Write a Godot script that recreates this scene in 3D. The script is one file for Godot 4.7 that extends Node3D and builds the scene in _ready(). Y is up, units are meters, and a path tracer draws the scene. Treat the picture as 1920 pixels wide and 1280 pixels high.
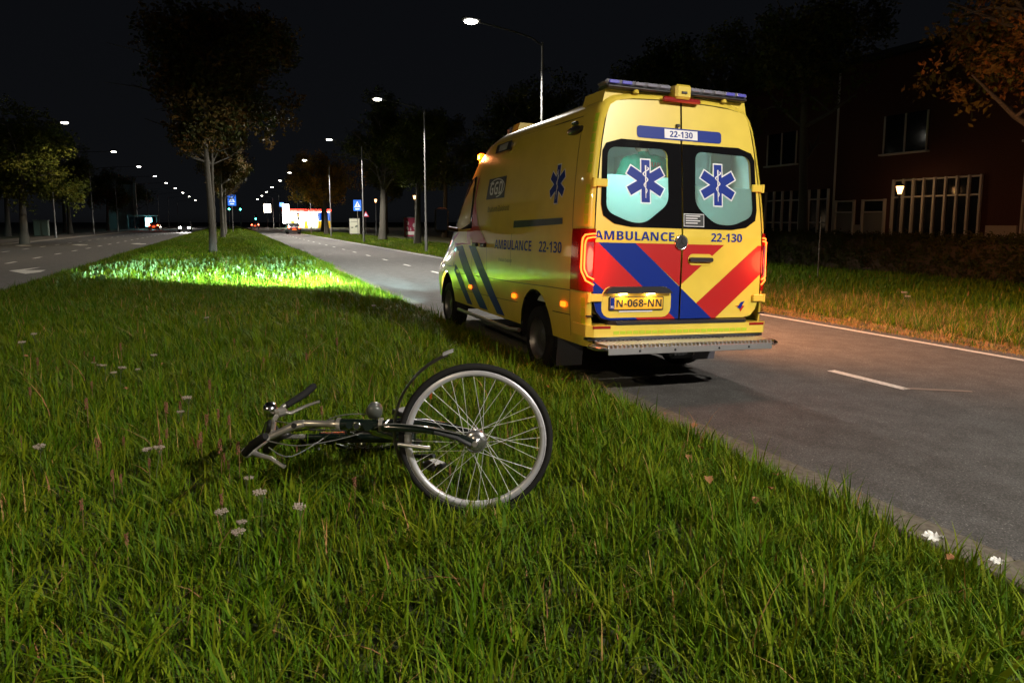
extends Node3D
# A night road with an ambulance on the kerb of a grassy median and a bicycle lying on the grass.
# x runs across the road (to the right), y up, -z along the road. Distances "f" below are -z.

var rng := RandomNumberGenerator.new()
var mats := {}
var used_names := {}
var EYE := Vector3(0, 1.62, 0)

# ---------------------------------------------------------------- materials
func lin(r: float, g: float, b: float) -> Color:
	return Color(r, g, b).linear_to_srgb()

func mat(key: String, c := Color.WHITE, rough := 0.6, metal := 0.0, opt := {}) -> StandardMaterial3D:
	if mats.has(key):
		return mats[key]
	var m := StandardMaterial3D.new()
	m.resource_name = key
	m.albedo_color = c
	m.roughness = rough
	m.metallic = metal
	if opt.has("coat"):
		m.clearcoat_enabled = true
		m.clearcoat = opt.coat
		m.clearcoat_roughness = 0.04
	if opt.has("emit"):
		m.emission_enabled = true
		m.emission = opt.emit
		m.emission_energy_multiplier = opt.get("energy", 1.0)
	if opt.has("alpha"):
		m.transparency = BaseMaterial3D.TRANSPARENCY_ALPHA
		m.albedo_color.a = opt.alpha
	if opt.has("backlight"):
		m.backlight_enabled = true
		m.backlight = opt.backlight
	if opt.get("vcol", false):
		m.vertex_color_use_as_albedo = true
	if opt.has("tex"):
		m.albedo_texture = opt.tex
		m.uv1_triplanar = true
		m.uv1_world_triplanar = opt.get("world", true)
		m.uv1_scale = Vector3.ONE * float(opt.get("scale", 1.0))
	if opt.has("detail"):
		m.detail_enabled = true
		m.detail_albedo = opt.detail
		m.detail_blend_mode = BaseMaterial3D.BLEND_MODE_MUL
		m.detail_uv_layer = BaseMaterial3D.DETAIL_UV_2
		m.uv2_triplanar = true
		m.uv2_world_triplanar = true
		m.uv2_scale = Vector3.ONE * float(opt.get("detail_scale", 0.1))
	if opt.has("height"):
		m.heightmap_enabled = true
		m.heightmap_texture = opt.height
		m.heightmap_scale = opt.get("height_scale", 0.5)
	if opt.has("normal"):
		m.normal_enabled = true
		m.normal_texture = opt.normal
		m.normal_scale = opt.get("normal_scale", 0.5)
		m.uv1_triplanar = true
		m.uv1_scale = Vector3.ONE * float(opt.get("scale", 1.0))
	if opt.has("rough_tex"):
		m.roughness_texture = opt.rough_tex
		m.roughness_texture_channel = BaseMaterial3D.TEXTURE_CHANNEL_RED
	mats[key] = m
	return m

func noise_tex(size: int, freq: float, lo: Color, hi: Color, seed_n: int, kind := FastNoiseLite.TYPE_SIMPLEX, oct := 3) -> ImageTexture:
	var n := FastNoiseLite.new()
	n.noise_type = kind
	n.seed = seed_n
	n.frequency = freq
	n.fractal_octaves = oct
	var g := n.get_seamless_image(size, size)
	var im := Image.create(size, size, false, Image.FORMAT_RGB8)
	for y in size:
		for x in size:
			im.set_pixel(x, y, lo.lerp(hi, g.get_pixel(x, y).r))
	return ImageTexture.create_from_image(im)

func speck_tex(size: int, base_lo: float, base_hi: float, tint: Vector3, bright: float, seed_n: int) -> ImageTexture:
	# asphalt aggregate: dark binder with grey and pale stones of a few millimetres
	var r := RandomNumberGenerator.new()
	r.seed = seed_n
	var im := Image.create(size, size, false, Image.FORMAT_RGB8)
	for y in size:
		for x in size:
			var v := lerpf(base_lo, base_hi, pow(r.randf(), 1.6))
			var q := r.randf()
			if q > 0.985:
				v *= bright
			elif q > 0.9:
				v *= 1.5
			im.set_pixel(x, y, lin(minf(1, v * tint.x), minf(1, v * tint.y), minf(1, v * tint.z)))
	return ImageTexture.create_from_image(im)

# ---------------------------------------------------------------- nodes
func numbered(base: String) -> String:
	var n: int = used_names.get(base, 0)
	used_names[base] = n + 1
	return base if n == 0 else "%s_%03d" % [base, n]

func thing(called: String, label: String, category: String, at := Vector3.ZERO, turn := 0.0, group := "") -> Node3D:
	var o := Node3D.new()
	o.name = numbered(called)
	add_child(o)
	o.position = at
	o.rotation.y = turn
	tag(o, label, category, group)
	return o

func tag(o: Node, label: String, category: String, group := "") -> void:
	if label:
		o.set_meta("label", label)
	if category:
		o.set_meta("category", category)
	if group:
		o.set_meta("group", group)

func copy(o: Node3D, base: String, at: Vector3, turn := 0.0, label := "") -> Node3D:
	var c: Node3D = o.duplicate()
	c.name = numbered(base)
	add_child(c)
	c.position = at
	c.rotation.y = turn
	if label:
		c.set_meta("label", label)
	return c

func new_st() -> SurfaceTool:
	var st := SurfaceTool.new()
	st.begin(Mesh.PRIMITIVE_TRIANGLES)
	return st

func bake(st: SurfaceTool, own_normals := false) -> ArrayMesh:
	if not own_normals:
		st.index()
		st.generate_normals()
	return st.commit()

func put(st: SurfaceTool, called: String, m: Material, parent: Node, own_normals := false) -> MeshInstance3D:
	return put_mesh(bake(st, own_normals), called, m, parent)

func put_mesh(mesh: Mesh, called: String, m: Material, parent: Node) -> MeshInstance3D:
	var o := MeshInstance3D.new()
	o.name = numbered(called) if parent == self else called
	o.mesh = mesh
	o.material_override = m
	parent.add_child(o, true)
	return o

func struct(o: Node) -> Node:
	o.set_meta("kind", "structure")
	return o

# ---------------------------------------------------------------- shapes
const FLAT := 4294967295

func tri(st: SurfaceTool, a: Vector3, b: Vector3, c: Vector3) -> void:
	st.add_vertex(a)
	st.add_vertex(b)
	st.add_vertex(c)

func quad(st: SurfaceTool, a: Vector3, b: Vector3, c: Vector3, d: Vector3) -> void:
	tri(st, a, b, c)
	tri(st, a, c, d)

func box(st: SurfaceTool, c: Vector3, size: Vector3, b := Basis(), bev := 0.0) -> void:
	st.set_smooth_group(FLAT)
	var h := size / 2
	bev = minf(bev, minf(h.x, minf(h.y, h.z)) * 0.9)
	var p := func(x: float, y: float, z: float) -> Vector3: return c + b * Vector3(x, y, z)
	if bev <= 0.0:
		var v := []
		for i in 8:
			v.append(p.call(h.x * (1 if i & 1 else -1), h.y * (1 if i & 2 else -1), h.z * (1 if i & 4 else -1)))
		for q in [[0, 2, 3, 1], [4, 5, 7, 6], [0, 4, 6, 2], [1, 3, 7, 5], [0, 1, 5, 4], [2, 6, 7, 3]]:
			quad(st, v[q[0]], v[q[1]], v[q[2]], v[q[3]])
		return
	# chamfered: for every corner three points
	var k := {}
	for i in 8:
		var s := Vector3(1 if i & 1 else -1, 1 if i & 2 else -1, 1 if i & 4 else -1)
		k[[i, 0]] = p.call(s.x * h.x, s.y * (h.y - bev), s.z * (h.z - bev))
		k[[i, 1]] = p.call(s.x * (h.x - bev), s.y * h.y, s.z * (h.z - bev))
		k[[i, 2]] = p.call(s.x * (h.x - bev), s.y * (h.y - bev), s.z * h.z)
	for a in 3:
		var u := 1 << ((a + 1) % 3)
		var w := 1 << ((a + 2) % 3)
		for side in 2:
			var o := (1 << a) * side
			if side:
				quad(st, k[[o, a]], k[[o | w, a]], k[[o | u | w, a]], k[[o | u, a]])
			else:
				quad(st, k[[o, a]], k[[o | u, a]], k[[o | u | w, a]], k[[o | w, a]])
	for a in 3:
		var bit := 1 << a
		var u := (a + 1) % 3
		var w := (a + 2) % 3
		for su in 2:
			for sw in 2:
				var i := (1 << u) * su + (1 << w) * sw
				if su == sw:
					quad(st, k[[i, u]], k[[i, w]], k[[i | bit, w]], k[[i | bit, u]])
				else:
					quad(st, k[[i, u]], k[[i | bit, u]], k[[i | bit, w]], k[[i, w]])
	for i in 8:
		var odd := (i & 1) ^ ((i >> 1) & 1) ^ ((i >> 2) & 1)
		if odd:
			tri(st, k[[i, 0]], k[[i, 2]], k[[i, 1]])
		else:
			tri(st, k[[i, 0]], k[[i, 1]], k[[i, 2]])

func side_axes(d: Vector3) -> Array:
	var n := d.normalized()
	var a := n.cross(Vector3.UP if absf(n.y) < 0.9 else Vector3.RIGHT).normalized()
	return [a, n.cross(a).normalized()]

func tube(st: SurfaceTool, pts: Array, radius, sides := 8, caps := true, squash := 1.0) -> void:
	# a swept round (or, with squash, oval) bar; radius is a number or one number for each point
	var n := pts.size()
	var rings := []
	var ax := side_axes(pts[1] - pts[0])
	for i in n:
		var d: Vector3 = (pts[mini(i + 1, n - 1)] - pts[maxi(i - 1, 0)]).normalized()
		ax[0] = (ax[0] - d * d.dot(ax[0])).normalized()
		ax[1] = d.cross(ax[0]).normalized()
		var r: float = radius[i] if radius is Array else radius
		var ring := []
		for k in sides:
			var t := TAU * k / sides
			ring.append(pts[i] + ax[0] * cos(t) * r + ax[1] * sin(t) * r * squash)
		rings.append(ring)
	st.set_smooth_group(1)
	for i in n - 1:
		for k in sides:
			var j := (k + 1) % sides
			quad(st, rings[i][k], rings[i + 1][k], rings[i + 1][j], rings[i][j])
	if caps:
		st.set_smooth_group(FLAT)
		for k in range(1, sides - 1):
			tri(st, rings[0][0], rings[0][k], rings[0][k + 1])
			tri(st, rings[n - 1][0], rings[n - 1][k + 1], rings[n - 1][k])

func lathe(st: SurfaceTool, prof: Array, segs: int, at := Transform3D(), smooth := true) -> void:
	# prof: Vector2(radius, height) turned round the y axis of "at"
	st.set_smooth_group(2 if smooth else FLAT)
	for i in prof.size() - 1:
		for k in segs:
			var t0 := TAU * k / segs
			var t1 := TAU * (k + 1) / segs
			var a: Vector2 = prof[i]
			var b: Vector2 = prof[i + 1]
			var p0 := at * Vector3(a.x * cos(t0), a.y, a.x * sin(t0))
			var p1 := at * Vector3(b.x * cos(t0), b.y, b.x * sin(t0))
			var p2 := at * Vector3(b.x * cos(t1), b.y, b.x * sin(t1))
			var p3 := at * Vector3(a.x * cos(t1), a.y, a.x * sin(t1))
			if a.x < 1e-5:
				tri(st, p0, p1, p2)
			elif b.x < 1e-5:
				tri(st, p0, p1, p3)
			else:
				quad(st, p0, p1, p2, p3)

func prism(st: SurfaceTool, poly: PackedVector2Array, depth: float, at := Transform3D()) -> void:
	# the polygon in the xy plane of "at", from z = 0 to z = depth
	st.set_smooth_group(FLAT)
	var ids := Geometry2D.triangulate_polygon(poly)
	for i in range(0, ids.size(), 3):
		for z in [0.0, depth]:
			var a := at * Vector3(poly[ids[i]].x, poly[ids[i]].y, z)
			var b := at * Vector3(poly[ids[i + 1]].x, poly[ids[i + 1]].y, z)
			var c := at * Vector3(poly[ids[i + 2]].x, poly[ids[i + 2]].y, z)
			if z == 0.0:
				tri(st, a, b, c)
			else:
				tri(st, a, c, b)
	for i in poly.size():
		var p := poly[i]
		var q := poly[(i + 1) % poly.size()]
		quad(st, at * Vector3(p.x, p.y, 0), at * Vector3(p.x, p.y, depth), at * Vector3(q.x, q.y, depth), at * Vector3(q.x, q.y, 0))

func patch(st: SurfaceTool, f: Callable, us: Array, vs: Array) -> void:
	# a sheet through f(u, v)
	st.set_smooth_group(3)
	for i in us.size() - 1:
		for j in vs.size() - 1:
			quad(st, f.call(us[i], vs[j]), f.call(us[i + 1], vs[j]), f.call(us[i + 1], vs[j + 1]), f.call(us[i], vs[j + 1]))

func steps(a: float, b: float, n: int) -> Array:
	var out := []
	for i in n + 1:
		out.append(lerpf(a, b, float(i) / n))
	return out

func lay_on(st: SurfaceTool, poly: PackedVector2Array, f: Callable, breaks: Array) -> void:
	# lays a flat cut-out on a surface f(u, v); the breaks in v are where the surface bends
	st.set_smooth_group(FLAT)
	for i in breaks.size() - 1:
		var band := PackedVector2Array([Vector2(-20, breaks[i]), Vector2(20, breaks[i]), Vector2(20, breaks[i + 1]), Vector2(-20, breaks[i + 1])])
		for piece in Geometry2D.intersect_polygons(poly, band):
			var ids := Geometry2D.triangulate_polygon(piece)
			for k in range(0, ids.size(), 3):
				tri(st, f.call(piece[ids[k]].x, piece[ids[k]].y), f.call(piece[ids[k + 1]].x, piece[ids[k + 1]].y), f.call(piece[ids[k + 2]].x, piece[ids[k + 2]].y))

func pv(a: Array) -> PackedVector2Array:
	# [x0, y0, x1, y1, ...] as points
	var out := PackedVector2Array()
	for i in range(0, a.size(), 2):
		out.append(Vector2(a[i], a[i + 1]))
	return out

func rounded(x0: float, y0: float, x1: float, y1: float, r: float, n := 4) -> PackedVector2Array:
	var out := PackedVector2Array()
	for c in [[x1 - r, y1 - r, 0.0], [x0 + r, y1 - r, PI / 2], [x0 + r, y0 + r, PI], [x1 - r, y0 + r, PI * 1.5]]:
		for i in n + 1:
			var t: float = c[2] + PI / 2 * i / n
			out.append(Vector2(c[0] + r * cos(t), c[1] + r * sin(t)))
	return out

func smooth_poly(p: PackedVector2Array, rounds := 2) -> PackedVector2Array:
	for k in rounds:
		var q := PackedVector2Array()
		for i in p.size():
			var a := p[i]
			var b := p[(i + 1) % p.size()]
			q.append(a.lerp(b, 0.25))
			q.append(a.lerp(b, 0.75))
		p = q
	return p

func fillet(p: PackedVector2Array, r: float, n := 4) -> PackedVector2Array:
	# rounds the corners of a polygon, reaching r back from each
	var q := PackedVector2Array()
	for i in p.size():
		var a := p[(i + p.size() - 1) % p.size()]
		var b := p[i]
		var c := p[(i + 1) % p.size()]
		var s := b.move_toward(a, minf(r, b.distance_to(a) * 0.45))
		var e := b.move_toward(c, minf(r, b.distance_to(c) * 0.45))
		for k in n + 1:
			var t := float(k) / n
			q.append(s.lerp(b, t).lerp(b.lerp(e, t), t))
	return q

var fonts := {}
func letters(text: String, x0: float, y0: float, x1: float, y1: float, f: Callable, bold := true, face := "Droid Sans") -> SurfaceTool:
	# lettering laid on a surface f(u, v), fitted into the box x0..x1, y0..y1
	var key := face + str(bold)
	if not fonts.has(key):
		var sf := SystemFont.new()
		sf.font_names = PackedStringArray([face])
		sf.font_weight = 700 if bold else 400
		fonts[key] = sf
	var tm := TextMesh.new()
	tm.text = text
	tm.font = fonts[key]
	tm.font_size = 48
	tm.pixel_size = 0.01
	tm.depth = 0.0
	tm.curve_step = 2.0
	var arr := tm.get_mesh_arrays()
	var vs: PackedVector3Array = arr[Mesh.ARRAY_VERTEX]
	var ids: PackedInt32Array = arr[Mesh.ARRAY_INDEX] if arr[Mesh.ARRAY_INDEX] != null else PackedInt32Array(range(vs.size()))
	var lo := Vector2(1e9, 1e9)
	var hi := -lo
	for v in vs:
		lo = Vector2(minf(lo.x, v.x), minf(lo.y, v.y))
		hi = Vector2(maxf(hi.x, v.x), maxf(hi.y, v.y))
	var st := new_st()
	st.set_smooth_group(FLAT)
	for i in range(0, ids.size(), 3):
		for k in 3:
			var v := vs[ids[i + k]]
			st.add_vertex(f.call(lerpf(x0, x1, (v.x - lo.x) / (hi.x - lo.x)), lerpf(y0, y1, (v.y - lo.y) / (hi.y - lo.y))))
	return st

func glow_light(parent: Node, at: Vector3, c: Color, energy: float, size := 0.05, reach := 40.0) -> OmniLight3D:
	var l := OmniLight3D.new()
	l.name = "light"
	l.position = at
	l.light_color = c
	l.light_energy = energy
	l.light_size = size
	l.omni_range = reach
	l.omni_attenuation = 2.0
	l.shadow_enabled = true
	parent.add_child(l, true)
	return l

func table(t: Array, x: float) -> float:
	# straight lines between the points [x, y] of t
	if x <= t[0][0]:
		return t[0][1]
	for i in t.size() - 1:
		if x <= t[i + 1][0]:
			return lerpf(t[i][1], t[i + 1][1], (x - t[i][0]) / (t[i + 1][0] - t[i][0]))
	return t[-1][1]

# ---------------------------------------------------------------- the place
func _ready() -> void:
	rng.seed = 7
	set_view()
	make_materials()
	make_ground()
	make_roads()
	make_grass()
	make_street_lamps()
	make_trees()
	make_building()
	make_far_things()
	make_ambulance()
	make_bicycle()
	make_small_things()

func set_view() -> void:
	var cam := Camera3D.new()
	cam.name = "camera"
	add_child(cam)
	cam.position = EYE
	cam.rotation = Vector3(-atan(151.0 / 1290.0), deg_to_rad(-22.1), 0)
	cam.projection = Camera3D.PROJECTION_FRUSTUM
	cam.near = 0.05
	cam.far = 3000.0
	cam.size = 0.05 * 1280.0 / 1290.0
	cam.frustum_offset = Vector2(0, -0.05 * 74.0 / 1290.0)
	cam.current = true
	var e := Environment.new()
	e.background_mode = Environment.BG_SKY
	var sky := ProceduralSkyMaterial.new()
	sky.sky_top_color = lin(0.0007, 0.0008, 0.0011)
	sky.sky_horizon_color = lin(0.0011, 0.0012, 0.0014)
	sky.ground_bottom_color = lin(0.0004, 0.0004, 0.0004)
	sky.ground_horizon_color = lin(0.0007, 0.0007, 0.0008)
	e.sky = Sky.new()
	e.sky.sky_material = sky
	e.tonemap_mode = Environment.TONE_MAPPER_LINEAR
	e.tonemap_exposure = 4.0
	e.sdfgi_enabled = true
	e.ssao_enabled = true
	e.ssil_enabled = true
	var w := WorldEnvironment.new()
	w.name = "environment"
	w.environment = e
	add_child(w)

func make_materials() -> void:
	mat("asphalt", Color.WHITE, 0.85, 0.0, {"tex": speck_tex(512, 0.045, 0.15, Vector3(1.0, 0.965, 0.945), 3.6, 3), "scale": 0.36,
		"detail": noise_tex(256, 0.03, Color(0.8, 0.79, 0.78), Color(1, 1, 1), 5, FastNoiseLite.TYPE_SIMPLEX, 5), "detail_scale": 0.3})
	mat("paint_white", Color.WHITE, 0.6, 0.0, {"tex": noise_tex(256, 0.05, lin(0.42, 0.41, 0.38), lin(0.68, 0.67, 0.64), 8), "scale": 1.3})
	mat("kerb", Color.WHITE, 0.9, 0.0, {"tex": noise_tex(256, 0.06, lin(0.08, 0.066, 0.05), lin(0.16, 0.14, 0.11), 9), "scale": 1.0})
	mat("soil", Color.WHITE, 0.95, 0.0, {"tex": noise_tex(256, 0.05, lin(0.016, 0.022, 0.006), lin(0.05, 0.06, 0.016), 11), "scale": 0.8})
	mat("dry_soil", Color.WHITE, 0.95, 0.0, {"tex": noise_tex(256, 0.06, lin(0.05, 0.032, 0.018), lin(0.13, 0.085, 0.045), 12), "scale": 1.1})
	mat("grass", Color.WHITE, 0.65, 0.0, {"vcol": true, "backlight": Color(0.45, 0.5, 0.25)})
	mat("leaf", Color.WHITE, 0.6, 0.0, {"vcol": true, "backlight": Color(0.4, 0.45, 0.2)})
	mat("bark", Color.WHITE, 0.9, 0.0, {"tex": noise_tex(256, 0.06, lin(0.035, 0.03, 0.024), lin(0.15, 0.14, 0.115), 14), "scale": 1.5})
	mats["grass"].metallic_specular = 0.25
	mats["leaf"].metallic_specular = 0.25
	mat("galvanised", lin(0.2, 0.2, 0.2), 0.5, 0.6)
	mat("dark_metal", lin(0.03, 0.032, 0.035), 0.5, 0.3)
	mat("paint_light_edge", lin(0.17, 0.14, 0.12), 0.8)  # dull tone for the amber light's edge painted on the road
	mat("black_plastic", lin(0.012, 0.012, 0.013), 0.45)
	mat("rubber", lin(0.014, 0.014, 0.014), 0.8)
	mats["rubber"].metallic_specular = 0.25
	mat("white_paint", lin(0.7, 0.7, 0.68), 0.5)
	mat("chrome", lin(0.6, 0.6, 0.6), 0.18, 1.0)
	mat("alu", lin(0.55, 0.55, 0.56), 0.35, 0.9)

func ground_y(x: float) -> float:
	# the median is a low bank between the carriageways, the right verge lies a little lower than the road
	if x > 3.18:
		return -0.10
	var m := 0.05 + 0.25 * smoothstep(3.2, 1.6, x) * smoothstep(-5.0, -2.6, x)
	return m if x > -4.85 else 0.06

func strip(called: String, x0: float, x1: float, f0: float, f1: float, m: Material, hx: Callable, nx := 1, nf := 1) -> MeshInstance3D:
	var st := new_st()
	patch(st, func(x, f): return Vector3(x, hx.call(x), -f), steps(x0, x1, nx), steps(f0, f1, nf))
	var o := put(st, called, m, self)
	struct(o)
	return o

func make_ground() -> void:
	strip("ground", -500, 500, -60, 1500, mat("soil"), func(_x): return -0.32, 2, 2)
	strip("median", -4.8, 3.19, -25, 600, mat("soil"), func(x): return ground_y(x) - 0.01, 24, 2)
	strip("verge", 9.72, 120, -25, 600, mat("soil"), func(x): return -0.12 - 0.02 * smoothstep(10.0, 14.0, x), 30, 2)
	strip("roadside", -120, -18.2, -25, 600, mat("soil"), func(_x): return -0.02, 4, 2)
	strip("verge_edge", 9.42, 10.25, -25, 120, mat("dry_soil"), func(x): return -0.125 + 0.012 * sin(x * 9.0), 6, 2)

func road_y(x: float) -> float:
	return -0.018 * (x - 3.3)

func make_roads() -> void:
	var road := strip("road", 3.44, 9.5, -25, 600, mat("asphalt"), road_y, 1, 1)
	road.name = numbered("road")
	strip("road", -14.6, -4.92, -25, 600, mat("asphalt"), func(_x): return 0.0, 1, 1)
	strip("pavement", -18.2, -14.75, -25, 600, mat("kerb"), func(_x): return 0.1, 1, 1)
	# flat concrete edging stones beside the median
	for side in [[3.31, 0.25, 52], [-4.86, 0.13, 40], [-14.68, 0.14, 40]]:
		var k := Node3D.new()
		k.name = numbered("kerb")
		add_child(k)
		struct(k)
		var variants := []
		for v in 3:
			var st := new_st()
			box(st, Vector3.ZERO, Vector3(side[1], 0.16, 0.992), Basis(Vector3.UP, (v - 1) * 0.004), 0.012)
			variants.append(bake(st))
		for i in side[2]:
			var o := put_mesh(variants[rng.randi() % 3], "kerb_stone", mat("kerb"), k)
			var top := 0.012 if side[0] > 0 else 0.05
			if side[0] < -10:
				top = 0.11
			o.position = Vector3(side[0], top - 0.08 + rng.randf_range(-0.004, 0.004), 1.5 - i if side[0] > 0 else -12.0 - i)
		var st := new_st()
		var first: float = -(1.5 - side[2] + 0.5) if side[0] > 0 else 11.5 + side[2]
		box(st, Vector3(side[0], (0.012 if side[0] > 0 else (0.05 if side[0] > -10 else 0.11)) - 0.08, -(first + 150)), Vector3(side[1], 0.16, 300), Basis(), 0.012)
		put(st, "kerb_run", mat("kerb"), k)
	# markings
	var marks: Array = []
	var rm := func(called: String, label: String, poly: Array, yf: Callable):
		var st := new_st()
		st.set_smooth_group(FLAT)
		var p := pv(poly)
		var ids := Geometry2D.triangulate_polygon(p)
		for k in range(0, ids.size(), 3):
			for j in 3:
				var q := p[ids[k + j]]
				st.add_vertex(Vector3(q.x, yf.call(q.x) + 0.005, q.y))
		var o := put(st, called, mat("paint_light_edge" if called == "light_edge_stripe" else "paint_white"), self)
		struct(o)
		marks.append(o)
	rm.call("edge_line", "", [9.04, 25, 9.16, 25, 9.16, -500, 9.04, -500], road_y)
	var f := 4.75
	while f < 150:
		rm.call("lane_dash", "", [6.14, -f, 6.26, -f, 6.26, -f - (0.95 if f < 6 else 1.05), 6.14, -f - 0.95], road_y)
		f += 4.05 if f > 5 else 4.6
	# a short angled stripe beside the dash: the edge of the amber light, painted
	rm.call("light_edge_stripe", "", [6.16, -4.78, 6.26, -4.82, 6.78, -4.50, 6.74, -4.45], road_y)
	f = 16.0
	while f < 120:
		rm.call("lane_dash", "", [-8.2, -f, -8.06, -f, -8.06, -f - 1.3, -8.2, -f - 1.3], func(_x): return 0.0)
		rm.call("lane_dash", "", [-11.4, -f, -11.26, -f, -11.26, -f - 1.3, -11.4, -f - 1.3], func(_x): return 0.0)
		f += 4.0
	var arrow := [-0.46, -1.5, 0.05, -3.2, 0.03, -2.6, -0.05, -1.5, 0.55, -1.4, 0.62, -0.3, 0.4, 0.4]
	for a in [[-6.4, -25.8], [-6.4, -55.5], [-9.9, -54.5], [-13.2, -54.5], [-9.9, -27.0]]:
		var p := []
		for i in range(0, arrow.size(), 2):
			p += [a[0] + arrow[i] * 1.05, a[1] + arrow[i + 1]]
		rm.call("turn_arrow", "", p, func(_x): return 0.0)

# ---------------------------------------------------------------- grass
func blade(st: SurfaceTool, root: Vector3, dir: Vector3, h: float, w: float, bend: float, c: Color, segs := 3) -> void:
	# one bent, tapering blade
	var side := dir.cross(Vector3.UP).normalized()
	var prev_l := root - side * w
	var prev_r := root + side * w
	for i in range(1, segs + 1):
		var t := float(i) / segs
		var p := root + Vector3.UP * h * (t - 0.35 * bend * t * t) + dir * h * bend * t * t
		var ww := w * (1.0 - t * t) if i < segs else 0.0
		var l := p - side * ww
		var r := p + side * ww
		st.set_color(c)
		st.add_vertex(prev_l)
		st.add_vertex(l)
		st.add_vertex(prev_r)
		if i < segs:
			st.add_vertex(prev_r)
			st.add_vertex(l)
			st.add_vertex(r)
		prev_l = l
		prev_r = r

# the species in the turf, each blade in one plain colour
const GRASSES := [Color(0.05, 0.11, 0.003), Color(0.085, 0.15, 0.004), Color(0.125, 0.175, 0.006), Color(0.055, 0.12, 0.008), Color(0.105, 0.14, 0.004)]
const STRAW := [Color(0.3, 0.19, 0.08), Color(0.26, 0.14, 0.07), Color(0.3, 0.22, 0.08)]

func grass_tile(seed_n: int, size: float, kinds: Array) -> ArrayMesh:
	# a square of turf; kinds: [tufts per m2, blades, spread, height, half width, segments, share of dry blades]
	var r := RandomNumberGenerator.new()
	r.seed = seed_n
	var tone := FastNoiseLite.new()
	tone.seed = seed_n
	tone.frequency = 1.1
	var st := new_st()
	st.set_smooth_group(FLAT)
	for kd in kinds:
		for i in int(size * size * kd[0]):
			var c0 := Vector3(r.randf_range(-0.5, 0.5) * size, -0.015, r.randf_range(-0.5, 0.5) * size)
			var lush := 1.0 + 0.9 * tone.get_noise_2d(c0.x * 2.3 + 40.0, c0.z * 2.3)
			var base: Color = GRASSES[r.randi() % GRASSES.size()]
			var h: float = kd[3] * lush * r.randf_range(0.75, 1.25)
			for k in kd[1]:
				var a := r.randf() * TAU
				var root := c0 + Vector3(r.randfn(0, kd[2]), 0, r.randfn(0, kd[2]))
				var c := base
				if r.randf() < kd[6]:
					c = STRAW[r.randi() % STRAW.size()]
				elif r.randf() < 0.3:
					c = GRASSES[r.randi() % GRASSES.size()]
				blade(st, root, Vector3(cos(a), 0, sin(a)), h * r.randf_range(0.45, 1.25), kd[4] * r.randf_range(0.6, 1.25), r.randf_range(0.1, 0.95), c, kd[5])
	return bake(st)

func weed_tile(seed_n: int) -> ArrayMesh:
	var r := RandomNumberGenerator.new()
	r.seed = seed_n
	var st := new_st()
	st.set_smooth_group(FLAT)
	for i in 15:
		var c0 := Vector3(r.randf_range(-0.6, 0.6), 0.0, r.randf_range(-0.6, 0.6))
		for k in 9:
			var a := r.randf() * TAU
			blade(st, c0 + Vector3(0, r.randf_range(0.0, 0.14), 0), Vector3(cos(a), 0, sin(a)), r.randf_range(0.05, 0.1), 0.014, r.randf_range(0.4, 0.95), [Color(0.15, 0.24, 0.1), Color(0.11, 0.2, 0.06)][k % 2], 3)
	return bake(st)

func scatter(called: String, mesh: ArrayMesh, xs: Array, m: Material, parent: Node) -> MultiMeshInstance3D:
	# xs: [Transform3D, Color] pairs
	var mm := MultiMesh.new()
	mm.transform_format = MultiMesh.TRANSFORM_3D
	mm.use_colors = true
	mm.mesh = mesh
	mm.instance_count = xs.size()
	for i in xs.size():
		mm.set_instance_transform(i, xs[i][0])
		mm.set_instance_color(i, xs[i][1])
	var o := MultiMeshInstance3D.new()
	o.name = called
	o.multimesh = mm
	o.material_override = m
	parent.add_child(o, true)
	o.set_meta("kind", "stuff")
	return o

func grass_zone(parent: Node, tiles: Array, size: float, x0: float, x1: float, f0: float, f1: float, tall: float, yf: Callable, tone: FastNoiseLite) -> void:
	# turf squares laid edge to edge over a slightly overlapping, jittered grid
	var lists := []
	for m in tiles:
		lists.append([])
	var nx := int(ceil((x1 - x0) / size))
	var nf := int(ceil((f1 - f0) / size))
	for i in nx:
		for j in nf:
			var x := x0 + (i + 0.5) * (x1 - x0) / nx
			var f := f0 + (j + 0.5) * (f1 - f0) / nf
			# leave out what lies outside the frame
			var ahead := f * 0.9265 + x * 0.3762
			var across := x * 0.9265 - f * 0.3762
			if ahead < 0.8 or absf(across) > ahead * 0.78 + 0.8 + size:
				continue
			var t2 := tone.get_noise_2d(x * 22.0 + 400, f * 22.0)
			var turn := (rng.randi() % 4) * PI / 2 + rng.randf_range(-0.15, 0.15)
			var s := 1.12 * (x1 - x0) / nx / size
			var b := Basis(Vector3.UP, turn).scaled(Vector3(s, tall * (1.0 + 0.5 * t2), s))
			var slope: float = (yf.call(x + 0.1) - yf.call(x - 0.1)) / 0.2
			b = Basis(b.x + Vector3(0, slope * b.x.x, 0), b.y, b.z + Vector3(0, slope * b.z.x, 0))
			var c := Color(1, 1, 1).lerp(Color(1.12, 1.0, 0.9), rng.randf())
			lists[rng.randi() % tiles.size()].append([Transform3D(b, Vector3(x, yf.call(x), -f)), c])
	for k in tiles.size():
		if lists[k].size():
			scatter("turf", tiles[k], lists[k], mat("grass"), parent)

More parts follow.
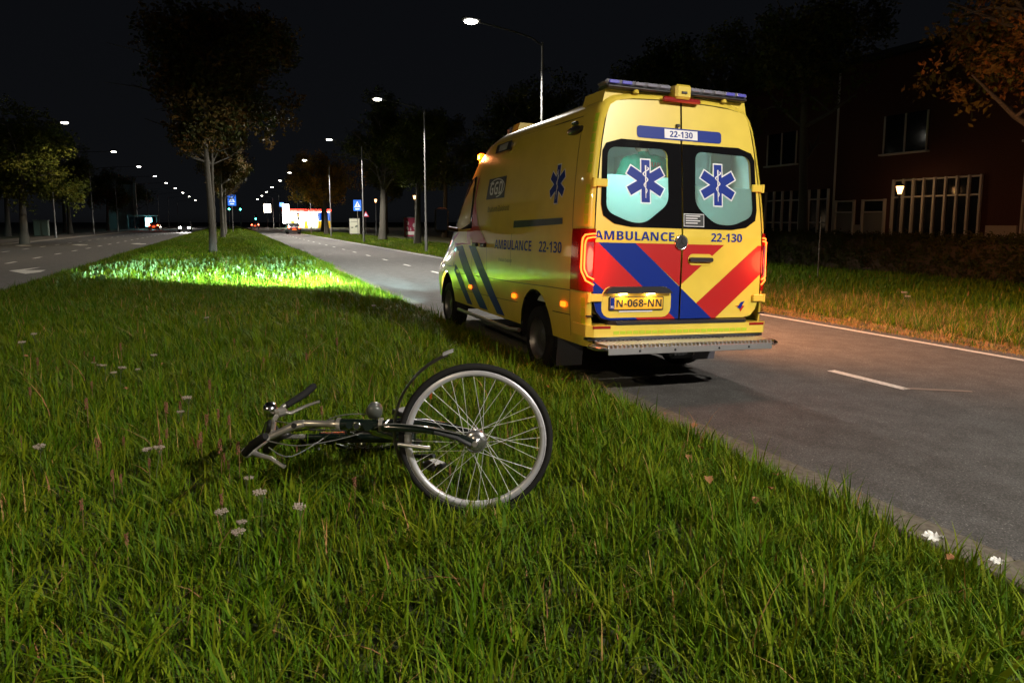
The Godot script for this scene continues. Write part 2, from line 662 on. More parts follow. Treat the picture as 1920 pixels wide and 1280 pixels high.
func make_grass() -> void:
	var tone := FastNoiseLite.new()
	tone.seed = 4
	tone.frequency = 0.05
	var g := Node3D.new()
	g.name = "grass"
	add_child(g)
	tag(g, "long green grass covering the median between the two roads", "grass")
	g.set_meta("kind", "stuff")
	var near := []
	for k in 6:
		near.append(grass_tile(20 + k, 0.6, [[300, 13, 0.05, 0.11, 0.0036, 3, 0.015], [44, 8, 0.03, 0.2, 0.0046, 4, 0.03], [9, 7, 0.012, 0.11, 0.013, 4, 0.0]]))
	var mid := []
	for k in 3:
		mid.append(grass_tile(40 + k, 1.2, [[150, 13, 0.07, 0.115, 0.006, 2, 0.03], [16, 7, 0.04, 0.2, 0.0065, 3, 0.08]]))
	var far := []
	for k in 3:
		far.append(grass_tile(50 + k, 2.6, [[55, 12, 0.16, 0.15, 0.017, 2, 0.02]]))
	var verge := []
	for k in 4:
		verge.append(grass_tile(60 + k, 0.8, [[150, 12, 0.06, 0.13, 0.0055, 2, 0.3], [30, 8, 0.04, 0.24, 0.006, 3, 0.3]]))
	var gy := func(x: float) -> float: return ground_y(x)
	grass_zone(g, near, 0.6, -6.0, 3.05, 0.8, 8.9, 1.0, gy, tone)
	grass_zone(g, mid, 1.2, -4.75, 3.02, 8.9, 24.5, 1.0, gy, tone)
	grass_zone(g, far, 2.6, -4.75, 3.16, 24.5, 170.0, 1.0, gy, tone)
	# a patch of pale broad-leaved weeds in the beam of the headlights
	var weeds := []
	for k in 2:
		weeds.append(weed_tile(90 + k))
	grass_zone(g, weeds, 1.2, -3.6, 2.2, 16.0, 24.5, 1.0, gy, tone)
	var v := Node3D.new()
	v.name = "verge_grass"
	add_child(v)
	tag(v, "rough grass on the verge between the road and the hedge", "grass")
	v.set_meta("kind", "stuff")
	var vy := func(x: float) -> float: return -0.12 - 0.02 * smoothstep(10.0, 14.0, x)
	var dry := []
	for k in 3:
		dry.append(grass_tile(80 + k, 0.6, [[240, 10, 0.06, 0.06, 0.007, 2, 0.9], [16, 8, 0.04, 0.16, 0.005, 3, 0.5]]))
	grass_zone(v, dry, 0.6, 9.4, 10.4, 3.0, 24.0, 1.0, func(x): return -0.12, tone)
	grass_zone(v, verge, 0.8, 10.1, 13.6, 3.0, 22.0, 1.1, vy, tone)
	grass_zone(v, far, 2.6, 13.4, 20.0, 4.0, 40.0, 1.2, vy, tone)
	grass_zone(v, far, 2.6, 9.9, 15.0, 22.0, 110.0, 1.2, vy, tone)

# ---------------------------------------------------------------- street lamps
func make_street_lamps() -> void:
	var right := [-21.3, -6.0, 21.8, 37.1, 56.5, 76.3, 96.1, 115.3, 138.2, 160.0, 185.0, 215.0]
	for i in right.size():
		street_lamp(Vector3(9.95, -0.12, -right[i]), -1.0, [80.0, 72.0, 42.0, 36.0, 60.0, 70.0, 60.0, 0.0][mini(i, 7)],
			"tall street lamp with long arm and lit white head along the verge", "street lamps along the verge")
	for f in [-5.0, 16.0, 36.0, 55.2, 76.2, 95.6, 115.0, 134.0, 155.0, 178.0, 205.0, 240.0]:
		street_lamp(Vector3(-15.3, 0.1, -f), 1.0, 20.0 if f < 0 else 0.0 if f < 30 else 5.0 if f < 80 else 0.0,
			"tall street lamp leaning its lit head over the opposite carriageway", "street lamps along the opposite carriageway")

func street_lamp(at: Vector3, dir: float, power: float, label: String, group: String) -> void:
	var t := thing("street_lamp", label, "street lamp", at, 0.0, group)
	var reach := 2.5 if dir < 0 else 5.2
	var st := new_st()
	tube(st, [Vector3(0, -0.3, 0), Vector3(0, 1.0, 0), Vector3(0, 1.05, 0), Vector3(0, 7.7, 0)], [0.085, 0.085, 0.065, 0.04], 10)
	put(st, "pole", mat("galvanised"), t)
	st = new_st()
	var pts := []
	for i in 7:
		var u := i / 6.0
		pts.append(Vector3(dir * reach * u, 7.6 + 0.55 * sqrt(u), 0))
	tube(st, pts, 0.03, 8)
	put(st, "arm", mat("dark_metal"), t)
	st = new_st()
	box(st, Vector3(dir * (reach + 0.02), 8.17, 0), Vector3(0.62, 0.09, 0.26), Basis(Vector3.BACK, 0.05 * dir), 0.03)
	put(st, "lamp_head", mat("dark_metal"), t)
	st = new_st()
	st.set_smooth_group(FLAT)
	lathe(st, [Vector2(0, -0.07), Vector2(0.12, -0.06), Vector2(0.2, -0.03), Vector2(0.22, 0.0)], 16, Transform3D(Basis(), Vector3(dir * (reach + 0.02), 8.12, 0)))
	put(st, "lamp_lens", mat("lamp_glow", Color.WHITE, 0.5, 0.0, {"emit": lin(1.0, 0.93, 0.78), "energy": 12.0}), t)
	if power > 0.0:
		var l := SpotLight3D.new()
		l.name = "light"
		l.position = Vector3(dir * (reach + 0.02), 8.0, 0)
		l.rotation = Vector3(-PI / 2, 0, 0)
		l.rotate(Vector3.BACK, deg_to_rad(11.0) * dir)
		l.light_color = lin(1.0, 0.93, 0.82) if dir < 0 else lin(1.0, 0.78, 0.48)
		l.light_energy = power
		l.light_size = 0.15
		l.spot_angle = 75.0
		l.spot_angle_attenuation = 0.3
		l.spot_range = 60.0
		l.spot_attenuation = 2.0
		l.shadow_enabled = true
		t.add_child(l)

# ---------------------------------------------------------------- trees
func leaf_clump(seed_n: int, n: int, radius: float, size: float) -> ArrayMesh:
	var r := RandomNumberGenerator.new()
	r.seed = seed_n
	var st := new_st()
	st.set_smooth_group(FLAT)
	for i in n:
		var d := Vector3(r.randfn(), r.randfn(), r.randfn()).normalized()
		var c := d * radius * pow(r.randf(), 0.5)
		var b := Basis(Vector3(r.randfn(), r.randfn() * 0.4, r.randfn()).normalized(), r.randf() * TAU)
		var s := size * r.randf_range(0.6, 1.3)
		var a := c - b.x * s
		var e := c + b.x * s
		var l := c + b.y * s * 0.55 + b.z * s * 0.2
		var q := c - b.y * s * 0.55 + b.z * s * 0.2
		st.set_color(Color(1, 1, 1).lerp(Color(1.9, 1.3, 0.7), r.randf() * 0.6))
		tri(st, a, l, e)
		tri(st, a, e, q)
	return bake(st)

var clumps := []
func tree(called: String, label: String, group: String, at: Vector3, spec: Dictionary) -> Node3D:
	# spec: h (height to crown middle), r (trunk radius), rx, ry (crown), n (clumps), c (two leaf colours), seed
	var t := thing(called, label, "tree", at, 0.0, group)
	var r := RandomNumberGenerator.new()
	r.seed = spec.seed
	var st := new_st()
	var h: float = spec.h
	var lean := Vector3(r.randf_range(-0.15, 0.15), 0, r.randf_range(-0.15, 0.15))
	var pts := []
	var rads := []
	for i in 8:
		var u := i / 7.0
		pts.append(Vector3(0, -0.15 + (h + spec.ry * 0.35) * u, 0) + lean * u * h * 0.3 + Vector3(sin(u * 7.0 + spec.seed) * 0.05, 0, cos(u * 5.0) * 0.05) * u)
		rads.append(spec.r * (1.35 if i == 0 else 1.0) * lerpf(1.0, 0.35, u))
	tube(st, pts, rads, 9)
	var tips := []
	for i in int(spec.get("limbs", 12)):
		var u := r.randf_range(0.55, 1.0)
		var p0: Vector3 = pts[int(u * 7)]
		var a := r.randf() * TAU
		var out := Vector3(cos(a), r.randf_range(0.2, 1.0), sin(a)).normalized()
		var p1 := p0 + Vector3(out.x * spec.rx * 0.4, out.y * spec.ry * 0.35, out.z * spec.rx * 0.4)
		var p2 := p0 + Vector3(out.x * spec.rx * 0.75, out.y * spec.ry * 0.8, out.z * spec.rx * 0.75)
		tube(st, [p0, p1, p2], [spec.r * 0.4, spec.r * 0.25, spec.r * 0.08], 6)
		for k in 2:
			var q := p1 + Vector3(r.randfn() * spec.rx, absf(r.randfn()) * spec.ry, r.randfn() * spec.rx) * 0.28
			tube(st, [p1, p1.lerp(q, 0.5) + Vector3(0, 0.1, 0), q], [spec.r * 0.2, spec.r * 0.13, spec.r * 0.05], 5)
		tips.append(p2)
	put(st, "trunk", mat("bark"), t)
	# leaf clumps in lobes, so that the outline is uneven and the sky shows through
	var lobes := []
	for i in int(spec.get("lobes", 16)):
		var d := Vector3(r.randfn(), r.randfn(), r.randfn()).normalized() * pow(r.randf(), 0.4)
		lobes.append([Vector3(d.x * spec.rx * 0.72, d.y * spec.ry * 0.72, d.z * spec.rx * 0.72), r.randf_range(0.25, 0.5) * spec.rx])
	var lists := [[], [], []]
	var mid: Vector3 = Vector3(0, h, 0) + lean * h * 0.3 + spec.get("off", Vector3.ZERO)
	var ca: Color = spec.c[0]
	var cb: Color = spec.c[1]
	for i in int(spec.n):
		var lo: Array = lobes[r.randi() % lobes.size()]
		var d := Vector3(r.randfn(), r.randfn() * 0.8, r.randfn())
		d = d.normalized() * lo[1] * pow(r.randf(), 0.45)
		var p: Vector3 = mid + lo[0] + d
		if p.y < h - spec.ry * 1.02:
			continue
		var c := ca.lerp(cb, pow(r.randf(), 1.5)) * r.randf_range(0.7, 1.25)
		lists[r.randi() % 3].append([Transform3D(Basis(Vector3.UP, r.randf() * TAU).scaled(Vector3.ONE * r.randf_range(0.7, 1.3) * float(spec.get("leaf", 1.0))), p), c])
	var crown := Node3D.new()
	crown.name = "crown"
	t.add_child(crown)
	for k in 3:
		if lists[k].size():
			scatter("foliage", clumps[k], lists[k], mat("leaf"), crown)
	return t

func make_trees() -> void:
	for k in 3:
		clumps.append(leaf_clump(70 + k, 34, 0.42, 0.085))
	var green := [Color(0.045, 0.07, 0.015), Color(0.11, 0.1, 0.02)]
	var autumn := [Color(0.035, 0.045, 0.012), Color(0.13, 0.065, 0.016)]
	var yellow := [Color(0.08, 0.11, 0.02), Color(0.17, 0.17, 0.03)]
	# on the median
	tree("median_tree", "straight grey tree on the grass median whose trunk foot is lit white", "", Vector3(-0.72, 0.3, -30.4), {"h": 7.2, "r": 0.13, "rx": 3.4, "ry": 3.6, "n": 900, "c": autumn, "seed": 1, "lobes": 24, "off": Vector3(1.0, 0, 0)})
	tree("median_tree", "tree standing on the median just behind the straight grey one", "", Vector3(-0.9, 0.3, -42.5), {"h": 7.0, "r": 0.1, "rx": 2.4, "ry": 3.2, "n": 600, "c": autumn, "seed": 2})
	for i in 3:
		tree("median_tree", "dim tree further along the grass median", "trees along the median", Vector3(-0.6, 0.3, -56.0 - 14 * i), {"h": 6.4, "r": 0.15, "rx": 2.4, "ry": 2.6, "n": 350, "c": autumn, "seed": 3 + i})
	# along the verge
	tree("verge_tree", "leafy yellow-green tree on the verge beside the red poster board", "", Vector3(13.0, -0.12, -51.0), {"h": 7.4, "r": 0.26, "rx": 2.9, "ry": 3.3, "n": 700, "c": yellow, "seed": 11, "lobes": 22})
	tree("verge_tree", "thick dark tree between the red poster board and the pale one", "", Vector3(12.6, -0.12, -62.0), {"h": 9.5, "r": 0.34, "rx": 4.4, "ry": 4.2, "n": 800, "c": green, "seed": 12})
	tree("verge_tree", "orange-leaved tree on the verge beyond the pale poster board", "", Vector3(11.2, -0.12, -90.0), {"h": 6.8, "r": 0.3, "rx": 4.6, "ry": 4.0, "n": 900, "c": [Color(0.1, 0.09, 0.02), Color(0.4, 0.2, 0.03)], "seed": 13, "lobes": 24, "leaf": 1.2})
	tree("verge_tree", "dark bushy tree behind the fuel station sign", "", Vector3(14.0, -0.12, -118.0), {"h": 7.0, "r": 0.3, "rx": 4.6, "ry": 4.6, "n": 600, "c": green, "seed": 14, "leaf": 1.4})
	var behind := [[20.0, 46.0, 8.0], [24.0, 58.0, 9.0], [22.0, 74.0, 9.0], [20.0, 96.0, 8.5], [27.0, 40.0, 9.5], [30.0, 84.0, 9.0]]
	for i in behind.size():
		tree("dark_tree", "tall dark tree in the unlit belt behind the verge", "trees in the unlit belt", Vector3(behind[i][0], -0.14, -behind[i][1]), {"h": behind[i][2], "r": 0.3, "rx": 4.5, "ry": 5.0, "n": 500, "c": green, "seed": 21 + i, "leaf": 1.3})
	tree("garden_tree", "tree with orange autumn leaves overhanging the verge in front of the brick building", "", Vector3(16.6, -0.14, -9.4), {"h": 7.0, "r": 0.24, "rx": 3.6, "ry": 3.0, "n": 900, "c": [Color(0.08, 0.09, 0.02), Color(0.4, 0.16, 0.05)], "seed": 41, "lobes": 20, "leaf": 0.8})
	for i in 3:
		tree("garden_tree", ["dark tree before the brick building between hedge and narrow doors", "dark tree before the brick building close to the lit lantern", "dark tree before the far end of the brick building"][i], "trees in front of the brick building", [Vector3(23.0, -0.14, -29.0), Vector3(21.5, -0.14, -21.5), Vector3(24.0, -0.14, -36.0)][i], {"h": 8.6, "r": 0.22, "rx": 3.0, "ry": 3.6, "n": 450, "c": green, "seed": 44 + i})
	# beyond the opposite carriageway
	var left := [[-13.9, 59.5, 6.0], [-22.5, 50.0, 8.5], [-20.0, 76.0, 7.5], [-23.0, 92.0, 9.0], [-20.0, 108.0, 7.5], [-24.0, 126.0, 9.0], [-20.5, 142.0, 7.0], [-19.5, 170.0, 7.0], [-27.0, 66.0, 10.0]]
	for i in left.size():
		tree("roadside_tree", "dark roadside tree beyond the opposite carriageway", "trees beyond the opposite carriageway", Vector3(left[i][0], 0.0, -left[i][1]), {"h": left[i][2], "r": 0.28, "rx": 4.4, "ry": 4.6, "n": 500, "c": yellow if i == 0 else green, "seed": 61 + i, "leaf": 1.3})

# ---------------------------------------------------------------- the brick building and the hedge
func make_building() -> void:
	var X := 28.0
	var t := thing("brick_building", "dark brick building with rows of white window posts behind the hedge", "building", Vector3(X, -0.14, -24.0))
	var brick := mat("brick", Color.WHITE, 0.9, 0.0, {"tex": noise_tex(256, 0.08, lin(0.04, 0.014, 0.01), lin(0.09, 0.032, 0.023), 21), "scale": 0.7})
	var white := mat("window_white", lin(0.5, 0.48, 0.45), 0.5)
	var glass := mat("dark_glass", lin(0.01, 0.012, 0.015), 0.08, 0.0)
	var st := new_st()
	box(st, Vector3(5.0, 4.6, 0), Vector3(9.6, 9.2, 52), Basis(), 0.02)
	put(st, "wall", brick, t)
	st = new_st()
	box(st, Vector3(5.0, 9.35, 0), Vector3(10.4, 0.3, 52.8), Basis(), 0.03)
	put(st, "roof", mat("dark_metal"), t)
	# long glazed bays: a dark pane behind white posts and cross bars. Each: first and last f, low and high edge, posts, bars
	for bay in [[18.9, 22.9, 0.9, 3.65, 9, [2.85, 3.6]], [26.6, 31.0, 1.0, 3.4, 8, [1.7, 2.9]]]:
		var st2 := new_st()
		box(st2, Vector3(0.17, (bay[2] + bay[3]) / 2, 24.0 - (bay[0] + bay[1]) / 2), Vector3(0.04, bay[3] - bay[2], bay[1] - bay[0]))
		var w := put(st2, "window", glass, t)
		for i in bay[4]:
			st2 = new_st()
			box(st2, Vector3(0.1, (bay[2] + bay[3]) / 2, 24.0 - lerpf(bay[0], bay[1], float(i) / (bay[4] - 1))), Vector3(0.13, bay[3] - bay[2], 0.09), Basis(), 0.01)
			put(st2, "post", white, w)
		for y in bay[5]:
			st2 = new_st()
			box(st2, Vector3(0.13, y, 24.0 - (bay[0] + bay[1]) / 2), Vector3(0.06, 0.07, bay[1] - bay[0]), Basis(), 0.01)
			put(st2, "cross_bar", white, w)
	# doors with fanlights
	for d in [[16.2, 1.7], [23.9, 1.1], [25.55, 1.0]]:
		var z: float = 24.0 - d[0]
		st = new_st()
		box(st, Vector3(0.16, 1.1, z), Vector3(0.06, 2.1, d[1]))
		var door := put(st, "door", mat("door_grey", lin(0.2, 0.2, 0.19), 0.5), t)
		for e in [[0.0, 2.2, 0.07, d[1] + 0.2], [0.0, 2.75, 0.07, d[1] + 0.2]]:
			st = new_st()
			box(st, Vector3(0.1, e[1], z), Vector3(0.14, e[2], e[3]), Basis(), 0.01)
			put(st, "frame", white, door)
		for s in [-1, 1]:
			st = new_st()
			box(st, Vector3(0.1, 1.4, z + s * (d[1] / 2 + 0.05)), Vector3(0.14, 2.8, 0.09), Basis(), 0.01)
			put(st, "frame", white, door)
		st = new_st()
		box(st, Vector3(0.17, 2.48, z), Vector3(0.04, 0.5, d[1]))
		put(st, "fanlight", glass, door)
	# pale panels beside the doors
	for p in [[18.0, 1.2], [24.75, 0.5]]:
		st = new_st()
		box(st, Vector3(0.13, 0.85, 24.0 - p[0]), Vector3(0.1, 1.5, p[1]), Basis(), 0.01)
		put(st, "panel", mat("pale_panel", lin(0.4, 0.36, 0.3), 0.7), t)
	# upper windows with pale sills
	for f in [16.2, 22.5, 30.0, 38.0]:
		st = new_st()
		box(st, Vector3(0.17, 5.7, 24.0 - f), Vector3(0.05, 1.7, 2.2))
		var w := put(st, "window", glass, t)
		st = new_st()
		box(st, Vector3(0.08, 4.8, 24.0 - f), Vector3(0.24, 0.08, 2.4), Basis(), 0.01)
		put(st, "sill", white, w)
		for s in [-1, 0, 1]:
			st = new_st()
			box(st, Vector3(0.12, 5.7, 24.0 - f + s * 1.07), Vector3(0.08, 1.7, 0.06), Basis(), 0.01)
			put(st, "frame", white, w)
	# rain pipes
	for f in [17.25, 26.25]:
		st = new_st()
		tube(st, [Vector3(0.1, 0, 24.0 - f), Vector3(0.1, 9.0, 24.0 - f)], 0.05, 8)
		put(st, "rain_pipe", white, t)
	lantern(Vector3(26.4, -0.14, -21.2), 3.1, "small lit lantern on a post in front of the brick building", 0.1)
	# hedge
	var h := thing("hedge", "long dark clipped hedge between the verge and the brick building", "hedge", Vector3(20.6, -0.14, -26.0))
	st = new_st()
	box(st, Vector3(0, 0.6, 0), Vector3(1.0, 1.15, 46), Basis(), 0.08)
	put(st, "branches", mat("hedge_core", lin(0.06, 0.045, 0.03), 0.95), h)
	var lists := []
	for i in 5200:
		var z := rng.randf_range(-23.2, 23.2)
		var face := rng.randf()
		var p := Vector3(-0.52 + rng.randfn(0, 0.06), rng.randf_range(0.1, 1.22), z) if face < 0.6 else Vector3(rng.randf_range(-0.55, 0.5), 1.2 + rng.randfn(0, 0.06), z)
		lists.append([Transform3D(Basis(Vector3.UP, rng.randf() * TAU).scaled(Vector3.ONE * rng.randf_range(0.3, 0.55)), p), Color(0.035, 0.05, 0.014).lerp(Color(0.09, 0.06, 0.02), rng.randf() * rng.randf()) * rng.randf_range(0.7, 1.3)])
	scatter("foliage", clumps[0], lists, mat("leaf"), h)
	st = new_st()
	tube(st, [Vector3(0, -0.2, 0), Vector3(0.02, 1.9, 0)], 0.018, 6)
	var stake := put(st, "stake", mat("bark"), self)
	stake.position = Vector3(15.6, -0.14, -15.0)
	tag(stake, "thin pale stake standing in the dark grass before the hedge", "stake")

func lantern(at: Vector3, h: float, label: String, energy: float) -> void:
	var t := thing("lantern_post", label, "lantern", at)
	var st := new_st()
	tube(st, [Vector3(0, -0.2, 0), Vector3(0, 0.6, 0), Vector3(0, 0.65, 0), Vector3(0, h - 0.25, 0)], [0.07, 0.07, 0.045, 0.035], 8)
	put(st, "post", mat("dark_metal"), t)
	st = new_st()
	lathe(st, [Vector2(0.0, h + 0.3), Vector2(0.05, h + 0.27), Vector2(0.2, h + 0.17), Vector2(0.2, h + 0.15), Vector2(0.0, h + 0.15)], 8, Transform3D(), false)
	put(st, "lantern_roof", mat("dark_metal"), t)
	st = new_st()
	lathe(st, [Vector2(0, h - 0.18), Vector2(0.07, h - 0.18), Vector2(0.15, h + 0.14), Vector2(0, h + 0.14)], 8, Transform3D(), false)
	put(st, "lantern_glass", mat("lantern_glow", Color.WHITE, 0.5, 0.0, {"emit": lin(1.0, 0.45, 0.14), "energy": 2.0}), t)
	glow_light(t, Vector3(0, h, 0), lin(1.0, 0.6, 0.28), energy, 0.12)

# ---------------------------------------------------------------- things down the road
func sign_board(called: String, label: String, cat: String, at: Vector3, h: float, w: float, ht: float, m: Material, turn := 0.0) -> Node3D:
	var t := thing(called, label, cat, at, turn)
	var st := new_st()
	tube(st, [Vector3(0, -0.2, -0.03), Vector3(0, h + ht / 2, -0.03)], 0.035, 8)
	put(st, "post", mat("galvanised"), t)
	st = new_st()
	prism(st, rounded(-w / 2, h - ht / 2, w / 2, h + ht / 2, 0.05), 0.03)
	put(st, "board", m, t)
	return t

func flat_xy(x0: float, y0: float, z: float) -> Callable:
	return func(x, y): return Vector3(x0 + x, y0 + y, z)

func crossing_sign(label: String, at: Vector3, h: float) -> Node3D:
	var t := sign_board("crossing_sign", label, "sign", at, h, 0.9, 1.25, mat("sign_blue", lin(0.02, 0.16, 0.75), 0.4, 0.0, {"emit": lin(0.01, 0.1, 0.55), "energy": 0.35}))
	var st := new_st()
	lay_on(st, pv([-0.36, -0.22, 0.36, -0.22, 0.0, 0.5]), flat_xy(0, h, 0.035), [-1, 1])
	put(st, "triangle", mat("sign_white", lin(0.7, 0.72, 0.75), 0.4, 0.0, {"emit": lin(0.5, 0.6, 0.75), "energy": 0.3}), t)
	st = new_st()
	for p in [[-0.05, 0.16, 0.05, 0.16, 0.05, 0.26, -0.05, 0.26], [-0.06, -0.02, 0.06, -0.02, 0.04, 0.14, -0.04, 0.14], [-0.06, -0.02, 0.0, -0.02, -0.08, -0.2, -0.14, -0.2], [0.0, -0.02, 0.06, -0.02, 0.14, -0.2, 0.08, -0.2]]:
		lay_on(st, pv(p), flat_xy(0, h, 0.04), [-1, 1])
	put(st, "walking_figure", mat("sign_blue"), t)
	st = new_st()
	lay_on(st, rounded(-0.24, -0.48, 0.24, -0.36, 0.03), flat_xy(0, h, 0.035), [-1, 1])
	put(st, "text_strip", mat("sign_white"), t)
	return t

func poster_board(label: String, at: Vector3, w: float, ht: float, base: Material, shapes: Array, turn: float) -> void:
	var t := thing("poster_board", label, "poster board", at, turn)
	var st := new_st()
	box(st, Vector3(0, 0.35 + ht / 2, 0), Vector3(w + 0.14, ht + 0.14, 0.14), Basis(), 0.02)
	put(st, "case", mat("case_grey", lin(0.12, 0.12, 0.12), 0.5), t)
	for s in [-1, 1]:
		st = new_st()
		box(st, Vector3(s * w * 0.36, 0.1, 0), Vector3(0.09, 0.5, 0.09), Basis(), 0.01)
		put(st, "leg", mat("case_grey"), t)
	st = new_st()
	lay_on(st, pv([-w / 2, 0.35, w / 2, 0.35, w / 2, 0.35 + ht, -w / 2, 0.35 + ht]), flat_xy(0, 0, 0.078), [-1, 9])
	put(st, "poster", base, t)
	for s in shapes:
		st = new_st()
		lay_on(st, smooth_poly(pv(s[1]), s[2]), flat_xy(0, 0.35, 0.084), [-1, 9])
		put(st, "print", s[0], t)

func car(label: String, at: Vector3, turn: float, paint: Material, heads: float, tails: float) -> void:
	# a small hatchback whose rear looks along +z; heads and tails are the strengths of its lamps
	var t := thing("car", label, "car", at, turn)
	var prof := pv([-2.0, 0.3, -2.02, 0.72, -1.9, 0.92, -0.95, 1.02, -0.25, 1.42, 0.3, 1.5, 1.35, 1.45, 1.85, 1.0, 2.02, 0.88, 2.02, 0.3])
	var st := new_st()
	st.set_smooth_group(FLAT)
	var rings := []
	for k in 5:
		var x: float = [-0.86, -0.8, 0.0, 0.8, 0.86][k]
		var ring := []
		for p in prof:
			var inset := 0.0 if absf(x) < 0.84 else 0.06
			var narrow := 1.0 - 0.2 * clampf((p.y - 0.95) / 0.55, 0, 1)
			ring.append(Vector3(x * narrow, p.y - (inset if p.y > 0.9 else 0.0), p.x * (1.0 - inset * 0.4)))
		rings.append(ring)
	for k in 4:
		for i in prof.size():
			var j := (i + 1) % prof.size()
			quad(st, rings[k][i], rings[k][j], rings[k + 1][j], rings[k + 1][i])
	for k in [0, 4]:
		var ids := Geometry2D.triangulate_polygon(prof)
		for i in range(0, ids.size(), 3):
			tri(st, rings[k][ids[i]], rings[k][ids[i + 1]], rings[k][ids[i + 2]])
	put(st, "body", paint, t)
	st = new_st()
	quad(st, Vector3(-0.6, 1.42, 1.41), Vector3(0.6, 1.42, 1.41), Vector3(0.66, 1.06, 1.82), Vector3(-0.66, 1.06, 1.82))
	put(st, "rear_window", mat("dark_glass"), t)
	st = new_st()
	quad(st, Vector3(-0.66, 1.06, -0.92), Vector3(0.66, 1.06, -0.92), Vector3(0.58, 1.42, -0.28), Vector3(-0.58, 1.42, -0.28))
	put(st, "windscreen", mat("dark_glass"), t)
	for sx in [-1, 1]:
		for z in [-1.25, 1.25]:
			st = new_st()
			lathe(st, [Vector2(0, -0.1), Vector2(0.2, -0.1), Vector2(0.3, -0.08), Vector2(0.31, 0.0), Vector2(0.3, 0.08), Vector2(0.2, 0.1), Vector2(0, 0.1)], 16, Transform3D(Basis(Vector3.BACK, PI / 2), Vector3(sx * 0.76, 0.31, z)))
			put(st, "wheel", mat("rubber"), t)
		st = new_st()
		box(st, Vector3(sx * 0.68, 0.9, 1.97), Vector3(0.24, 0.2, 0.12), Basis(), 0.03)
		put(st, "tail_light", mat("tail_glow_%d" % int(tails), lin(0.3, 0.01, 0.01), 0.3, 0.0, {"emit": lin(1.0, 0.06, 0.02), "energy": tails}), t)
		st = new_st()
		box(st, Vector3(sx * 0.62, 0.68, -1.99), Vector3(0.32, 0.16, 0.12), Basis(), 0.03)
		put(st, "headlight", mat("head_glow_%d" % int(heads), lin(0.6, 0.6, 0.6), 0.2, 0.0, {"emit": lin(1.0, 0.95, 0.85), "energy": heads}), t)
	st = new_st()
	box(st, Vector3(0, 0.62, 2.03), Vector3(0.52, 0.12, 0.02))
	put(st, "number_plate", mat("plate_yellow", lin(0.6, 0.4, 0.02), 0.5), t)
	if heads > 1.0:
		var l := SpotLight3D.new()
		l.name = "light"
		l.position = Vector3(0, 0.68, -2.15)
		l.rotation.x = deg_to_rad(-4)
		l.light_energy = 25.0
		l.light_color = lin(1.0, 0.93, 0.82)
		l.light_size = 0.15
		l.spot_angle = 22.0
		l.spot_angle_attenuation = 0.8
		l.spot_range = 80.0
		l.spot_attenuation = 2.0
		l.shadow_enabled = true
		t.add_child(l)
	if tails > 1.0:
		glow_light(t, Vector3(0, 0.9, 2.2), lin(1.0, 0.1, 0.04), 0.4, 0.3)

func traffic_light(label: String, at: Vector3, h: float, lit: int) -> void:
	var t := thing("traffic_light", label, "traffic light", at)
	var st := new_st()
	tube(st, [Vector3(0, -0.2, -0.12), Vector3(0, h + 0.3, -0.12)], 0.055, 8)
	put(st, "post", mat("galvanised"), t)
	st = new_st()
	box(st, Vector3(0, h, 0), Vector3(0.36, 1.0, 0.2), Basis(), 0.03)
	put(st, "housing", mat("black_plastic"), t)
	var col := [lin(1.0, 0.05, 0.01), lin(1.0, 0.5, 0.02), lin(0.05, 1.0, 0.6)]
	for k in 3:
		st = new_st()
		lathe(st, [Vector2(0, 0.03), Vector2(0.09, 0.02), Vector2(0.13, 0)], 14, Transform3D(Basis(Vector3.RIGHT, PI / 2), Vector3(0, h + 0.31 - 0.31 * k, 0.105)))
		put(st, "signal_lamp", mat("signal_%d" % k, col[k], 0.4, 0.0, {"emit": col[k], "energy": 9.0}) if k == lit else mat("signal_off", lin(0.02, 0.02, 0.02), 0.4), t)

